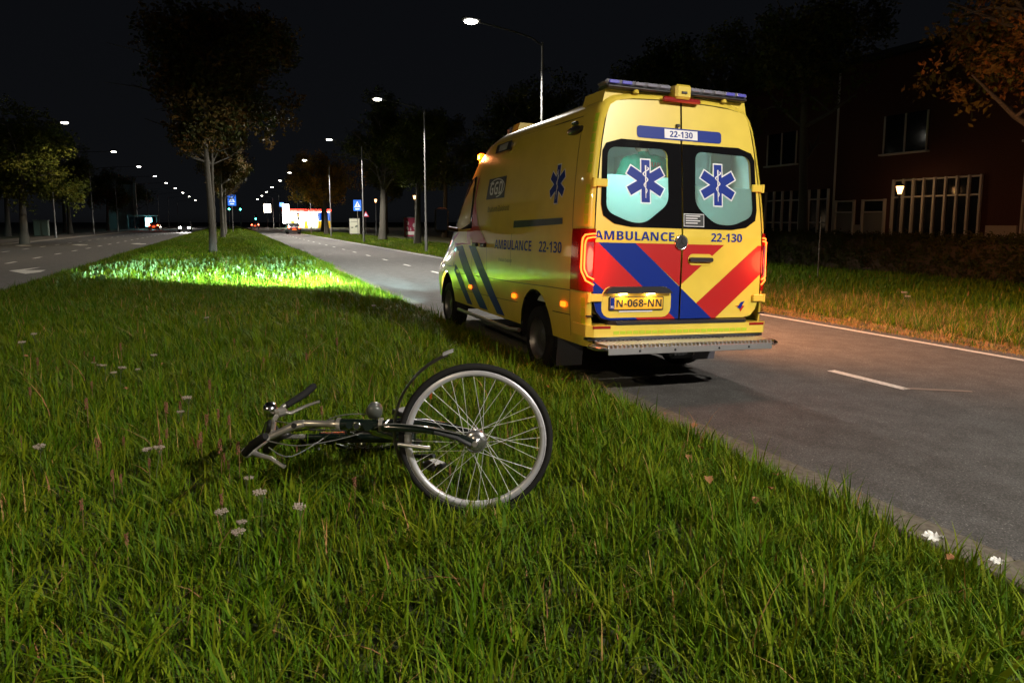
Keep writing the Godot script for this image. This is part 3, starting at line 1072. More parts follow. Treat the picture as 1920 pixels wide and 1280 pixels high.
func make_far_things() -> void:
	lantern(Vector3(16.7, -0.14, -66.4), 4.1, "lit lantern on a slim post above the red poster board", 1.6)
	lantern(Vector3(15.3, -0.14, -78.8), 4.1, "lit lantern on a slim post between the two poster boards", 1.4)
	var pink := mat("print_pink", lin(0.45, 0.3, 0.33), 0.6)
	var face := mat("print_pale", lin(0.55, 0.5, 0.5), 0.6)
	poster_board("red poster with pale figures and a white text block on the verge", Vector3(15.8, -0.14, -64.4), 1.25, 1.75, mat("print_red", lin(0.3, 0.015, 0.06), 0.6), [
		[pink, [-0.42, 1.1, -0.2, 1.05, -0.15, 1.3, -0.35, 1.5, -0.48, 1.4, -0.3, 1.25], 1], [face, [0.16, 0.95, 0.3, 0.8, 0.42, 0.95, 0.46, 1.15, 0.3, 1.3, 0.18, 1.15], 2], [pink, [0.2, 0.75, 0.4, 0.55, 0.36, 0.85], 1],
		[face, [-0.44, 0.85, -0.35, 0.6, -0.2, 0.62, -0.3, 1.0], 2], [face, [-0.12, 0.55, 0.05, 0.5, 0.02, 0.8, -0.08, 0.85], 2], [mat("print_white", lin(0.65, 0.65, 0.62), 0.6), [-0.48, 0.15, 0.46, 0.15, 0.46, 0.48, -0.48, 0.48], 0]], -0.3)
	poster_board("pale cream poster with dark smudged picture on the verge", Vector3(13.4, -0.14, -82.0), 1.1, 1.7, mat("print_cream", lin(0.42, 0.44, 0.36), 0.6), [
		[mat("print_dark", lin(0.06, 0.08, 0.06), 0.6), [0.0, 0.7, 0.45, 0.78, 0.4, 1.0, 0.1, 0.95], 2], [mat("print_dark"), [-0.45, 0.66, -0.2, 0.62, -0.1, 0.75, -0.35, 0.8], 2], [mat("print_grey", lin(0.25, 0.27, 0.23), 0.6), [-0.4, 1.3, 0.4, 1.3, 0.4, 1.45, -0.4, 1.45], 0]], -0.3)
	crossing_sign("blue crossing sign on a post above the pale poster board", Vector3(13.6, -0.14, -81.0), 3.6)
	crossing_sign("blue crossing sign on a post on the grass median", Vector3(0.2, 0.28, -88.0), 3.8)
	var w := sign_board("warning_sign", "small red and white triangular warning sign beside the blue crossing sign", "sign", Vector3(15.8, -0.14, -88.0), 2.2, 0.05, 0.05, mat("galvanised"))
	var st := new_st()
	prism(st, pv([-0.4, 2.35, 0.4, 2.35, 0.0, 3.05]), 0.02, Transform3D(Basis(), Vector3(0, 0, 0.03)))
	put(st, "red_border", mat("sign_red", lin(0.5, 0.02, 0.03), 0.4, 0.0, {"emit": lin(0.5, 0.04, 0.06), "energy": 0.3}), w)
	st = new_st()
	lay_on(st, pv([-0.24, 2.45, 0.24, 2.45, 0.0, 2.88]), flat_xy(0, 0, 0.055), [0, 9])
	put(st, "white_field", mat("sign_white"), w)
	# direction sign with its four arrows
	var d := thing("direction_sign", "wide blue lane direction sign with white arrows near the fuel station", "sign", Vector3(18.2, -0.14, -150.0))
	for s in [-1, 1]:
		st = new_st()
		tube(st, [Vector3(s * 0.9, -0.2, -0.06), Vector3(s * 0.9, 3.6, -0.06)], 0.05, 8)
		put(st, "post", mat("galvanised"), d)
	st = new_st()
	prism(st, rounded(-1.3, 1.9, 1.3, 3.7, 0.08), 0.04)
	put(st, "board", mat("sign_blue"), d)
	for k in 4:
		st = new_st()
		var x := -0.95 + 0.62 * k
		lay_on(st, pv([x - 0.05, 2.1, x + 0.05, 2.1, x + 0.05 + (k - 1.5) * 0.08, 3.2, x + 0.16 + (k - 1.5) * 0.08, 3.2, x + (k - 1.5) * 0.1, 3.5, x - 0.16 + (k - 1.5) * 0.08, 3.2, x - 0.05 + (k - 1.5) * 0.08, 3.2]), flat_xy(0, 0, 0.05), [0, 9])
		put(st, "arrow", mat("sign_white"), d)
	traffic_light("green traffic light on the median beyond the blue crossing sign", Vector3(-0.2, 0.28, -120.0), 3.6, 2)
	traffic_light("green traffic light over the lane beside the median", Vector3(1.5, 0.28, -122.0), 3.6, 2)
	traffic_light("low green traffic light at the far junction", Vector3(4.2, 0.0, -135.0), 2.4, 2)
	traffic_light("red traffic light on the verge just past the dark car", Vector3(10.2, -0.1, -118.0), 2.4, 0)
	# fuel station
	var g := thing("fuel_station", "brightly lit fuel station with red canopy edge and white pylon", "fuel station", Vector3(18.6, -0.14, -190.0))
	st = new_st()
	box(st, Vector3(0, 4.6, 0), Vector3(11.5, 0.6, 10), Basis(), 0.05)
	put(st, "canopy_light_edge", mat("station_red", lin(0.4, 0.02, 0.02), 0.4, 0.0, {"emit": lin(1.0, 0.05, 0.03), "energy": 1.5}), g)
	st = new_st()
	box(st, Vector3(0, 4.18, 0), Vector3(11, 0.1, 9), Basis(), 0.02)
	put(st, "canopy_lamp_panel", mat("station_white", Color.WHITE, 0.5, 0.0, {"emit": lin(1.0, 0.97, 0.82), "energy": 4.0}), g)
	for x in [-4.6, -1.2, 2.2, 4.6]:
		st = new_st()
		box(st, Vector3(x, 2.1, 2.0), Vector3(0.4, 4.3, 0.4), Basis(), 0.03)
		put(st, "pillar", mat("white_paint"), g)
		st = new_st()
		box(st, Vector3(x + 0.8, 0.95, 2.0), Vector3(0.9, 1.9, 0.5), Basis(), 0.05)
		put(st, "pump", mat("station_yellow", lin(0.7, 0.45, 0.03), 0.4), g)
	st = new_st()
	box(st, Vector3(0.4, 1.9, -6.0), Vector3(9.6, 3.6, 4.0), Basis(), 0.05)
	put(st, "kiosk", mat("white_paint"), g)
	for k in 4:
		st = new_st()
		box(st, Vector3(-3.2 + 2.4 * k, 1.9, -3.97), Vector3(2.2, 2.4, 0.06), Basis(), 0.01)
		put(st, "kiosk_window", mat("kiosk_window_glow", Color.WHITE, 0.5, 0.0, {"emit": lin(1.0, 0.9, 0.6), "energy": 3.0}), g)
	glow_light(g, Vector3(0, 3.9, 2.5), lin(1.0, 0.95, 0.8), 15.0, 1.0, 60.0)
	var py := thing("price_pylon", "tall lit white price pylon with blue top by the fuel station", "sign", Vector3(12.4, -0.14, -176.0))
	st = new_st()
	box(st, Vector3(0, 3.6, 0), Vector3(1.5, 4.6, 0.3), Basis(), 0.05)
	put(st, "sign_face", mat("pylon_sign_glow", Color.WHITE, 0.5, 0.0, {"emit": lin(1.0, 1.0, 0.95), "energy": 2.5}), py)
	st = new_st()
	box(st, Vector3(-0.9, 5.8, 0), Vector3(0.9, 0.9, 0.3), Basis(), 0.05)
	put(st, "sign_top", mat("pylon_sign_blue", Color.WHITE, 0.5, 0.0, {"emit": lin(0.1, 0.25, 1.0), "energy": 1.2}), py)
	st = new_st()
	tube(st, [Vector3(0, -0.2, 0), Vector3(0, 1.4, 0)], 0.2, 10)
	put(st, "foot", mat("galvanised"), py)
	var bo := sign_board("lit_sign", "small white lit advertising box on a post by the far junction", "sign", Vector3(7.0, -0.1, -150.0), 4.4, 1.3, 1.7, mat("board_sign_glow", Color.WHITE, 0.5, 0.0, {"emit": lin(1.0, 0.85, 0.65), "energy": 4.0}))
	bo.rotation.y = 0.1
	# bus shelter with its lit advertisement
	var sh := thing("bus_shelter", "grey bus shelter with a glowing turquoise advertisement", "bus shelter", Vector3(-16.6, 0.1, -158.0))
	for p in [[-2.6, -0.7], [2.6, -0.7], [-2.6, 0.7], [2.6, 0.7]]:
		st = new_st()
		box(st, Vector3(p[0], 1.3, p[1]), Vector3(0.12, 2.6, 0.12), Basis(), 0.01)
		put(st, "post", mat("galvanised"), sh)
	st = new_st()
	box(st, Vector3(0, 2.68, 0), Vector3(5.6, 0.16, 1.8), Basis(), 0.03)
	put(st, "roof", mat("galvanised"), sh)
	st = new_st()
	box(st, Vector3(0, 1.3, -0.72), Vector3(5.0, 2.2, 0.03))
	put(st, "rear_pane", mat("dark_glass"), sh)
	st = new_st()
	box(st, Vector3(1.2, 1.35, 0.85), Vector3(1.3, 2.0, 0.14), Basis(), 0.03)
	put(st, "sign_case", mat("case_grey"), sh)
	st = new_st()
	box(st, Vector3(1.2, 1.4, 0.93), Vector3(1.15, 1.75, 0.02))
	put(st, "sign_screen", mat("ad_screen_glow", Color.WHITE, 0.5, 0.0, {"emit": lin(0.25, 0.95, 1.0), "energy": 2.2}), sh)
	glow_light(sh, Vector3(1.2, 1.4, 1.3), lin(0.3, 0.95, 1.0), 2.0, 0.4)
	var sl := thing("concrete_slab", "pale grey concrete wall slab by the bus shelter", "wall", Vector3(-20.5, 0.0, -160.0))
	st = new_st()
	box(st, Vector3(0, 4.6, 0), Vector3(4.6, 9.0, 0.6), Basis(), 0.03)
	put(st, "slab", mat("concrete", lin(0.2, 0.2, 0.19), 0.8), sl)
	st = new_st()
	box(st, Vector3(2.6, 4.6, 0.2), Vector3(0.5, 9.2, 0.9), Basis(), 0.03)
	put(st, "rib", mat("concrete"), sl)
	# cabinet and the lit house windows beyond the opposite carriageway
	var cb := thing("utility_cabinet", "grey-green utility cabinet beyond the opposite carriageway", "cabinet", Vector3(-19.8, 0.0, -92.0))
	st = new_st()
	box(st, Vector3(0, 0.85, 0), Vector3(1.4, 1.7, 0.6), Basis(), 0.04)
	put(st, "case", mat("cabinet_green", lin(0.12, 0.17, 0.13), 0.6), cb)
	st = new_st()
	box(st, Vector3(0, 1.74, 0), Vector3(1.5, 0.08, 0.7), Basis(), 0.02)
	put(st, "lid", mat("cabinet_green"), cb)
	for s in [-1, 1]:
		st = new_st()
		box(st, Vector3(s * 0.34, 0.85, 0.31), Vector3(0.62, 1.5, 0.02), Basis(), 0.005)
		put(st, "door", mat("cabinet_green"), cb)
	var ho := thing("house", "dark house with lit curtained windows beyond the opposite carriageway", "house", Vector3(-33.0, 0.0, -86.0))
	st = new_st()
	box(st, Vector3(0, 3.0, 0), Vector3(12, 6, 9), Basis(), 0.05)
	put(st, "wall", mat("house_wall", lin(0.1, 0.06, 0.045), 0.9), ho)
	st = new_st()
	prism(st, pv([-6.4, 6.0, 6.4, 6.0, 0.0, 9.5]), 9.6, Transform3D(Basis(), Vector3(0, 0, -4.8)))
	put(st, "roof", mat("dark_metal"), ho)
	for x in [1.4, 3.7]:
		st = new_st()
		box(st, Vector3(x, 1.75, 4.51), Vector3(1.5, 1.9, 0.06))
		var wd := put(st, "window_glow", mat("house_window_glow", Color.WHITE, 0.5, 0.0, {"emit": lin(1.0, 0.7, 0.4), "energy": 0.25}), ho)
		for s in [-1, 1]:
			st = new_st()
			box(st, Vector3(x + s * 0.78, 1.75, 4.54), Vector3(0.08, 2.0, 0.1), Basis(), 0.01)
			put(st, "frame", mat("white_paint"), wd)
	# vehicles down the road
	car("dark hatchback driving away with glowing red tail lights", Vector3(7.75, -0.08, -98.0), 0.0, mat("car_dark", lin(0.03, 0.03, 0.035), 0.25, 0.0, {"coat": 1.0}), 0.0, 14.0)
	car("distant car with red tail lights at the far junction", Vector3(4.9, -0.03, -165.0), 0.0, mat("car_dark"), 0.0, 14.0)
	car("oncoming car with dazzling white headlights on the opposite carriageway", Vector3(-6.6, 0.0, -118.0), PI, mat("car_dark"), 60.0, 0.0)
	car("second oncoming car with white headlights behind the dazzling one", Vector3(-9.9, 0.0, -190.0), PI, mat("car_dark"), 60.0, 0.0)
	car("small parked van-like car with one red lamp by the shelter", Vector3(-12.8, 0.0, -140.0), 0.0, mat("car_dark"), 0.0, 14.0)
	# shop window far behind the ambulance
	var shp := thing("shop", "dark shop with one lit pale green window beyond the ambulance", "shop", Vector3(30.0, -0.14, -62.0))
	st = new_st()
	box(st, Vector3(0, 2.4, 0), Vector3(12, 4.8, 6), Basis(), 0.05)
	put(st, "wall", mat("brick"), shp)
	st = new_st()
	box(st, Vector3(0, 4.9, 0), Vector3(12.6, 0.25, 6.6), Basis(), 0.03)
	put(st, "roof", mat("dark_metal"), shp)
	st = new_st()
	box(st, Vector3(-3.6, 2.3, 3.02), Vector3(1.3, 1.2, 0.06), Basis(), 0.01)
	put(st, "window_glow", mat("shop_window_glow", Color.WHITE, 0.5, 0.0, {"emit": lin(0.85, 1.0, 0.6), "energy": 2.0}), shp)
	st = new_st()
	box(st, Vector3(-3.6, 1.62, 3.05), Vector3(1.5, 0.1, 0.14), Basis(), 0.01)
	put(st, "sill", mat("white_paint"), shp)

# ---------------------------------------------------------------- the ambulance
# van space: x to its right, y up, s forward from the rear doors (z = -s)
const SEC := [[0.42, 0.96], [0.7, 0.985], [1.0, 0.995], [1.35, 0.99], [1.7, 0.972], [2.0, 0.942], [2.3, 0.9], [2.5, 0.862], [2.6, 0.83], [2.67, 0.78], [2.72, 0.7], [2.75, 0.55], [2.765, 0.3], [2.77, 0.0]]
const ROOF := [[0.0, 2.77], [3.0, 2.77], [3.4, 2.71], [3.8, 2.55], [4.2, 2.28], [4.45, 2.05], [5.1, 1.42], [5.25, 1.32], [5.65, 1.16], [5.85, 0.98], [5.93, 0.7]]
const PLAN := [[0.0, 1.0], [4.5, 1.0], [5.2, 0.98], [5.6, 0.94], [5.82, 0.85], [5.93, 0.7]]
const BREAKS := [0.0, 0.42, 0.7, 1.0, 1.35, 1.45, 1.7, 2.0, 2.3, 2.5, 2.6, 2.8]

func van_inset(s: float) -> float:
	if s >= 0.12:
		return 0.0
	var q := (0.12 - s) / 0.12
	return 0.065 * (1.0 - sqrt(maxf(0.0, 1.0 - q * q)))

func van_tilt(y: float, s := 0.0) -> float:
	return maxf(0.0, y - 1.45) * 0.10 * clampf(1.0 - s / 1.8, 0, 1)

func van_side_x(s: float, y: float) -> float:
	var top := table(ROOF, s)
	var yo := y if y < 0.6 else 0.6 + (y - 0.6) * 2.17 / (top - 0.6)
	return table(SEC, yo) * table(PLAN, s) - van_inset(s)

func van_body(side: float, s: float, yo: float) -> Vector3:
	# yo is the height on the full section; the section is pressed down under the sloping roof of the cab
	var top := table(ROOF, s)
	var y := yo if yo < 0.6 else 0.6 + (yo - 0.6) * (top - 0.6) / 2.17
	var low := 0.44
	for c in [1.2, 4.87]:
		var d := absf(s - c)
		if d < 0.455:
			low = maxf(low, 0.37 + sqrt(0.455 * 0.455 - d * d) * 1.1)
	y = maxf(y, low)
	var x := table(SEC, yo) if yo > 2.5 else van_side_x(s, y) / table(PLAN, s) + van_inset(s)
	var k := van_inset(s)
	x = maxf(0.0, x * table(PLAN, s) - k * clampf(x / 0.8, 0, 1))
	y -= k * clampf((yo - 2.4) / 0.37, 0, 1)
	return Vector3(side * x, y, -(s + van_tilt(y, s)))

func van_left(off: float) -> Callable:
	# the left side as a surface over (s, y), lifted outwards by off
	return func(s, y): return Vector3(-van_side_x(s, y) - off, y, -(s + van_tilt(y, s)))

func van_edge(side: float, off: float) -> Callable:
	# round the rear corner: a > 0 runs forward along the side, a < 0 inwards across the rear
	return func(a, y):
		var s := maxf(a, 0.0)
		var x := van_side_x(s, y) + minf(a, 0.0)
		var round_in := off * (0.75 if s < 0.12 else 0.1) if a >= 0.0 else off
		return Vector3(side * (x + off * (0.7 if a > -0.01 else 0.0)), y, -(s - round_in + van_tilt(y, s)))

func van_rear(off: float) -> Callable:
	return func(x, y): return Vector3(x, y, off - van_tilt(y))

func star_poly(c: Vector2, l: float, w: float) -> PackedVector2Array:
	var out := PackedVector2Array()
	for k in 6:
		var d := Vector2.from_angle(PI / 2 + k * PI / 3)
		var n := Vector2(-d.y, d.x)
		out.append(c + d * l - n * w)
		out.append(c + d * l + n * w)
		out.append(c + Vector2.from_angle(PI / 2 + (k + 0.5) * PI / 3) * w * 2.0)
	return out

func grown(p: PackedVector2Array, by: float) -> PackedVector2Array:
	return Geometry2D.offset_polygon(p, by)[0]

func star_of_life(c: Vector2, l: float, f: Callable, f2: Callable, f3: Callable, parent: Node, stretch := 1.0) -> void:
	var fix := func(p: PackedVector2Array) -> PackedVector2Array:
		var q := PackedVector2Array()
		for v in p:
			q.append(Vector2(c.x + (v.x - c.x) * stretch, v.y))
		return q
	var st := new_st()
	lay_on(st, fix.call(star_poly(c, l, l * 0.26)), f, BREAKS)
	var o := put(st, "star_border", mat("film_white"), parent)
	st = new_st()
	lay_on(st, fix.call(star_poly(c, l * 0.94, l * 0.205)), f2, BREAKS)
	put(st, "star", mat("film_blue"), o)
	# the rod with its snake
	st = new_st()
	var rod := PackedVector2Array([c + Vector2(-0.012, -0.75) * l, c + Vector2(0.012, -0.75) * l, c + Vector2(0.035, 0.7) * l, c + Vector2(-0.035, 0.7) * l])
	lay_on(st, fix.call(rod), f3, BREAKS)
	var snake := PackedVector2Array()
	var back := PackedVector2Array()
	for i in 25:
		var u := i / 24.0
		var y := lerpf(-0.55, 0.62, u)
		var x := sin(u * 15.0) * lerpf(0.05, 0.15, u)
		snake.append(c + Vector2(x + 0.02 + 0.015 * u, y) * l)
		back.insert(0, c + Vector2(x - 0.02 - 0.015 * u, y + 0.01) * l)
	snake.append_array(back)
	lay_on(st, fix.call(snake), f3, BREAKS)
	put(st, "staff_and_snake", mat("film_white"), o)

func make_ambulance() -> void:
	var yellow := mat("ambulance_yellow", Color.WHITE, 0.3, 0.0, {"coat": 1.0, "tex": noise_tex(256, 0.012, lin(0.66, 0.5, 0.06), lin(0.76, 0.58, 0.075), 17, FastNoiseLite.TYPE_SIMPLEX, 5), "world": false, "scale": 0.6})
	mat("film_blue", lin(0.003, 0.022, 0.22), 0.45)
	mat("film_red", lin(0.4, 0.004, 0.005), 0.4, 0.0, {"coat": 0.3})
	mats["film_blue"].metallic_specular = 0.3
	mat("film_white", lin(0.68, 0.68, 0.72), 0.4)
	mat("film_lime", lin(0.42, 0.55, 0.02), 0.4)
	mat("film_dark", lin(0.02, 0.022, 0.025), 0.4)
	var black := mat("black_plastic")
	var seal := mat("rubber")
	var van := thing("ambulance", "yellow ambulance van with red and blue rear striping standing half on the kerb", "ambulance", Vector3(3.86, 0.03, -5.36))
	van.basis = Basis(Vector3.UP, deg_to_rad(-2.0)) * Basis(Vector3.BACK, deg_to_rad(-1.7)) * Basis(Vector3.RIGHT, deg_to_rad(-0.8))
	# ---- body shell: sides and roof
	var ss := [0.0, 0.012, 0.03, 0.055, 0.085, 0.12, 0.2, 0.35, 0.5, 0.65]
	for i in 21:
		ss.append(0.745 + 0.91 * i / 20.0)
	ss += [1.85, 2.2, 2.6, 3.0, 3.2, 3.4, 3.6, 3.8, 4.0, 4.2, 4.35]
	for i in 21:
		ss.append(4.415 + 0.91 * i / 20.0)
	ss += [5.45, 5.55, 5.65, 5.75, 5.82, 5.88, 5.93]
	var ys := [0.42, 0.5, 0.6, 0.7, 0.8, 0.9, 1.0, 1.15, 1.35, 1.5, 1.7, 1.85, 2.0, 2.15, 2.3, 2.4, 2.5, 2.56, 2.6, 2.64, 2.67, 2.7, 2.72, 2.735, 2.75, 2.758, 2.765, 2.77]
	var st := new_st()
	for side in [-1.0, 1.0]:
		patch(st, func(s, y): return van_body(side, s, y), ss, ys)
	st.set_smooth_group(FLAT)
	quad(st, Vector3(-0.67, 0.44, -5.93), Vector3(-0.67, 0.7, -5.93), Vector3(0.67, 0.7, -5.93), Vector3(0.67, 0.44, -5.93))
	put(st, "body", yellow, van)
	# ---- underbody, wheels
	st = new_st()
	box(st, Vector3(0, 0.52, -2.95), Vector3(1.2, 0.36, 5.6), Basis(), 0.05)
	box(st, Vector3(0, 0.36, -1.2), Vector3(1.3, 0.12, 0.12))
	box(st, Vector3(0.25, 0.34, -0.6), Vector3(0.3, 0.2, 0.7), Basis(), 0.04)
	put(st, "underbody", mat("dark_metal"), van)
	for c in [1.2, 4.87]:
		for side in [-1.0, 1.0]:
			st = new_st()
			patch(st, func(a, x): return Vector3(side * x, 0.37 + 0.5 * sin(a), -(c + 0.46 * cos(a))), steps(-0.1, PI + 0.1, 14), [0.58, 0.94])
			put(st, "wheel_arch", mat("black_plastic"), van)
			var wheel := Node3D.new()
			wheel.name = "wheel"
			van.add_child(wheel, true)
			wheel.position = Vector3(side * 0.83, 0.345, -c)
			var turn := Transform3D(Basis(Vector3.BACK, -side * PI / 2), Vector3.ZERO)
			st = new_st()
			lathe(st, [Vector2(0.21, -0.11), Vector2(0.3, -0.12), Vector2(0.335, -0.105), Vector2(0.345, -0.07), Vector2(0.348, 0.0), Vector2(0.345, 0.07), Vector2(0.335, 0.105), Vector2(0.3, 0.12), Vector2(0.22, 0.11)], 40, turn)
			put(st, "tyre", mat("rubber"), wheel)
			st = new_st()
			lathe(st, [Vector2(0.222, 0.112), Vector2(0.21, 0.09), Vector2(0.19, 0.05), Vector2(0.12, 0.035), Vector2(0.1, 0.055), Vector2(0.05, 0.075), Vector2(0.0, 0.075)], 32, turn)
			put(st, "rim", mat("wheel_silver", lin(0.16, 0.16, 0.17), 0.4, 0.7), wheel)
	for side in [-1.0, 1.0]:
		st = new_st()
		box(st, Vector3(side * 0.8, 0.32, -0.68), Vector3(0.28, 0.36, 0.015), Basis(Vector3.RIGHT, 0.1))
		put(st, "mud_flap", mat("flap_grey", lin(0.06, 0.06, 0.075), 0.6), van)
	# ---- sill step tubes along the side
	st = new_st()
	tube(st, [Vector3(-0.94, 0.36, -1.75), Vector3(-0.97, 0.34, -2.0), Vector3(-0.97, 0.34, -4.2)], 0.025, 8)
	put(st, "sill_tube", mat("alu"), van)
	# ---- interior
	var inner := mat("interior", lin(0.55, 0.62, 0.6), 0.6)
	st = new_st()
	st.set_smooth_group(FLAT)
	var W := 0.82
	var top := 2.52
	var low := 0.72
	var s1 := 2.9
	var q := func(x, y, s): return Vector3(x, y, -(s + (0.06 + van_tilt(y) if s < 1.0 else 0.0)))
	for side in [-1.0, 1.0]:
		quad(st, q.call(side * W, low, 0), q.call(side * W, 1.45, 0), q.call(side * W, 1.45, s1), q.call(side * W, low, s1))
		quad(st, q.call(side * W, 1.45, 0), q.call(side * W, top, 0), q.call(side * W, top, s1), q.call(side * W, 1.45, s1))
	quad(st, q.call(-W, top, 0), q.call(W, top, 0), q.call(W, top, s1), q.call(-W, top, s1))
	quad(st, q.call(-W, low, 0), q.call(W, low, 0), q.call(W, low, s1), q.call(-W, low, s1))
	quad(st, q.call(-W, low, s1), q.call(W, low, s1), q.call(W, top, s1), q.call(-W, top, s1))
	put(st, "interior_wall", inner, van)
	st = new_st()
	box(st, Vector3(0.66, 1.62, -0.68), Vector3(0.3, 1.78, 0.6), Basis(), 0.02)
	var cab := put(st, "cabinet", mat("cabinet_grey", lin(0.16, 0.17, 0.17), 0.6), van)
	for k in 3:
		st = new_st()
		box(st, Vector3(0.66, 1.3 + 0.42 * k, -0.37), Vector3(0.26, 0.36, 0.02), Basis(), 0.006)
		put(st, "drawer", mat("drawer_grey", lin(0.22, 0.25, 0.25), 0.5), cab)
	st = new_st()
	tube(st, [Vector3(0.52, 1.95, -0.34), Vector3(0.54, 2.1, -0.3), Vector3(0.62, 2.16, -0.32), Vector3(0.66, 2.05, -0.35)], 0.02, 6)
	put(st, "hose", mat("hose_yellow", lin(0.35, 0.38, 0.03), 0.5), cab)
	st = new_st()
	box(st, Vector3(-0.6, 2.49, -0.55), Vector3(0.2, 0.03, 0.32), Basis(), 0.01)
	put(st, "ceiling_lamp", mat("cabin_lamp_glow", Color.WHITE, 0.5, 0.0, {"emit": lin(0.75, 1.0, 0.95), "energy": 1.6}), van)
	var al := AreaLight3D.new()
	al.name = "light"
	al.position = Vector3(-0.6, 2.46, -0.55)
	al.rotation.x = -PI / 2
	al.area_size = Vector2(0.16, 0.28)
	al.area_range = 6.0
	al.light_color = lin(0.48, 1.0, 0.95)
	al.light_energy = 0.62
	al.shadow_enabled = true
	van.add_child(al)
	# ---- rear doors
	var outline := func(side: float) -> PackedVector2Array:
		var p := [0.010, 0.68, 0.74, 0.68, 0.82, 0.70, 0.875, 0.76]
		for y in [0.88, 1.1, 1.35, 1.6, 1.85, 2.1, 2.3, 2.45, 2.53]:
			p += [van_side_x(0.0, y) - 0.012, y]
		p += [0.745, 2.61, 0.68, 2.655, 0.55, 2.675, 0.3, 2.69, 0.010, 2.695]
		var o := PackedVector2Array()
		for i in range(0, p.size(), 2):
			o.append(Vector2(side * p[i], p[i + 1]))
		return o
	var pane_l := fillet(pv([-0.775, 2.235, -0.155, 2.25, -0.15, 1.75, -0.40, 1.565, -0.55, 1.565, -0.80, 1.66]), 0.085, 5)
	var pane_r := fillet(pv([0.775, 2.235, 0.15, 2.25, 0.14, 1.75, 0.36, 1.575, 0.56, 1.565, 0.80, 1.66]), 0.085, 5)
	var panel_half := [0.006, 2.31, 0.64, 2.315, 0.79, 2.27, 0.83, 2.2, 0.85, 1.72, 0.83, 1.62, 0.72, 1.55, 0.55, 1.525, 0.006, 1.525]
	for k in 2:
		var side := -1.0 if k == 0 else 1.0
		var pane: PackedVector2Array = pane_l if k == 0 else pane_r
		var door := Node3D.new()
		door.name = "rear_door"
		van.add_child(door, true)
		var shape: PackedVector2Array = outline.call(side)
		# the window opening is cut in two halves so that no piece has a hole
		var cut := func(p: PackedVector2Array, hole: PackedVector2Array) -> Array:
			var out := []
			var mid := side * 0.46
			for half in [pv([-2, -1, mid, -1, mid, 4, -2, 4]), pv([mid, -1, 2, -1, 2, 4, mid, 4])]:
				for a in Geometry2D.intersect_polygons(p, half):
					for b in Geometry2D.clip_polygons(a, hole):
						if not Geometry2D.is_polygon_clockwise(b):
							out.append(b)
			return out
		st = new_st()
		for p in cut.call(shape, grown(pane, 0.01)):
			lay_on(st, p, van_rear(0.0), BREAKS)
			lay_on(st, p, van_rear(-0.035), BREAKS)
		put(st, "door_skin", yellow, door)
		var pp := PackedVector2Array()
		for i in range(0, panel_half.size(), 2):
			pp.append(Vector2(side * panel_half[i], panel_half[i + 1]))
		st = new_st()
		for p in cut.call(pp, pane):
			lay_on(st, p, van_rear(0.006), BREAKS)
		put(st, "window_surround", mat("gloss_black", lin(0.006, 0.006, 0.007), 0.08, 0.0), door)
		st = new_st()
		lay_on(st, grown(pane, 0.02), van_rear(0.003), BREAKS)
		put(st, "window_pane", mat("pane", lin(0.5, 0.6, 0.6), 0.02, 0.0, {"alpha": 0.12}), door)
		# frosted privacy film on the lower part, inside
		st = new_st()
		var film_top := 1.99 if k == 0 else 1.93
		for p in Geometry2D.intersect_polygons(grown(pane, 0.02), pv([-2, 0, 2, 0, 2, film_top, -2, film_top])):
			lay_on(st, p, van_rear(-0.006), BREAKS)
		put(st, "frosted_film", mat("frost", lin(0.035, 0.055, 0.05), 0.7, 0.0, {"backlight": Color(0.9, 1.0, 0.97), "height": noise_tex(256, 0.12, Color.BLACK, Color.WHITE, 33), "height_scale": 0.4, "normal_scale": 1.0}), door)
		st = new_st()
		var ring := []
		for v in shape:
			ring.append(van_rear(-0.016).call(v.x, v.y))
		ring.append(ring[0])
		tube(st, ring, 0.011, 5, false)
		put(st, "door_seal", seal, door)
		star_of_life(Vector2(side * 0.395, 1.945), 0.205, van_rear(0.009), van_rear(0.011), van_rear(0.013), door, 1.04)
	# striping, trimmed to the doors and clear of the number plate recess
	var doors_both := [outline.call(-1.0), outline.call(1.0)]
	var recess := rounded(-0.825, 0.70, -0.10, 0.985, 0.09)
	for s in [["film_blue", [-0.88, 1.38, -0.5, 1.38, 0.385, 0.66, -0.02, 0.66]], ["film_red", [-0.96, 1.38, -0.88, 1.38, -0.02, 0.66, -0.42, 0.66, -0.96, 1.07]], ["film_blue", [-0.96, 1.07, -0.42, 0.66, -0.96, 0.66]],
			["film_red", [-0.5, 1.38, 0.47, 1.38, -0.01, 0.99]], ["film_red", [0.96, 1.455, 0.96, 1.14, 0.385, 0.66, 0.185, 0.825]]]:
		st = new_st()
		for d in doors_both:
			for a in Geometry2D.intersect_polygons(pv(s[1]), d):
				for b in Geometry2D.intersect_polygons(a, pv([-2, 0, 2, 0, 2, 1.38, -2, 1.38])):
					for c in Geometry2D.clip_polygons(b, recess):
						lay_on(st, c, van_rear(0.0035), BREAKS)
		put(st, "stripe", mat(s[0]), van)
	put(letters("AMBULANCE", -0.92, 1.405, -0.09, 1.485, van_rear(0.004)), "lettering", mat("film_blue"), van)
	put(letters("22-130", 0.32, 1.41, 0.675, 1.49, van_rear(0.004)), "lettering", mat("film_blue"), van)
	st = new_st()
	lay_on(st, rounded(-0.475, 2.34, 0.445, 2.45, 0.03), van_rear(0.004), BREAKS)
	var bar := put(st, "number_bar", mat("film_blue"), van)
	st = new_st()
	lay_on(st, pv([-0.185, 2.353, 0.175, 2.353, 0.175, 2.437, -0.185, 2.437]), van_rear(0.006), BREAKS)
	put(st, "white_field", mat("film_white"), bar)
	put(letters("22-130", -0.13, 2.367, 0.12, 2.423, van_rear(0.008)), "lettering", mat("film_blue"), bar)
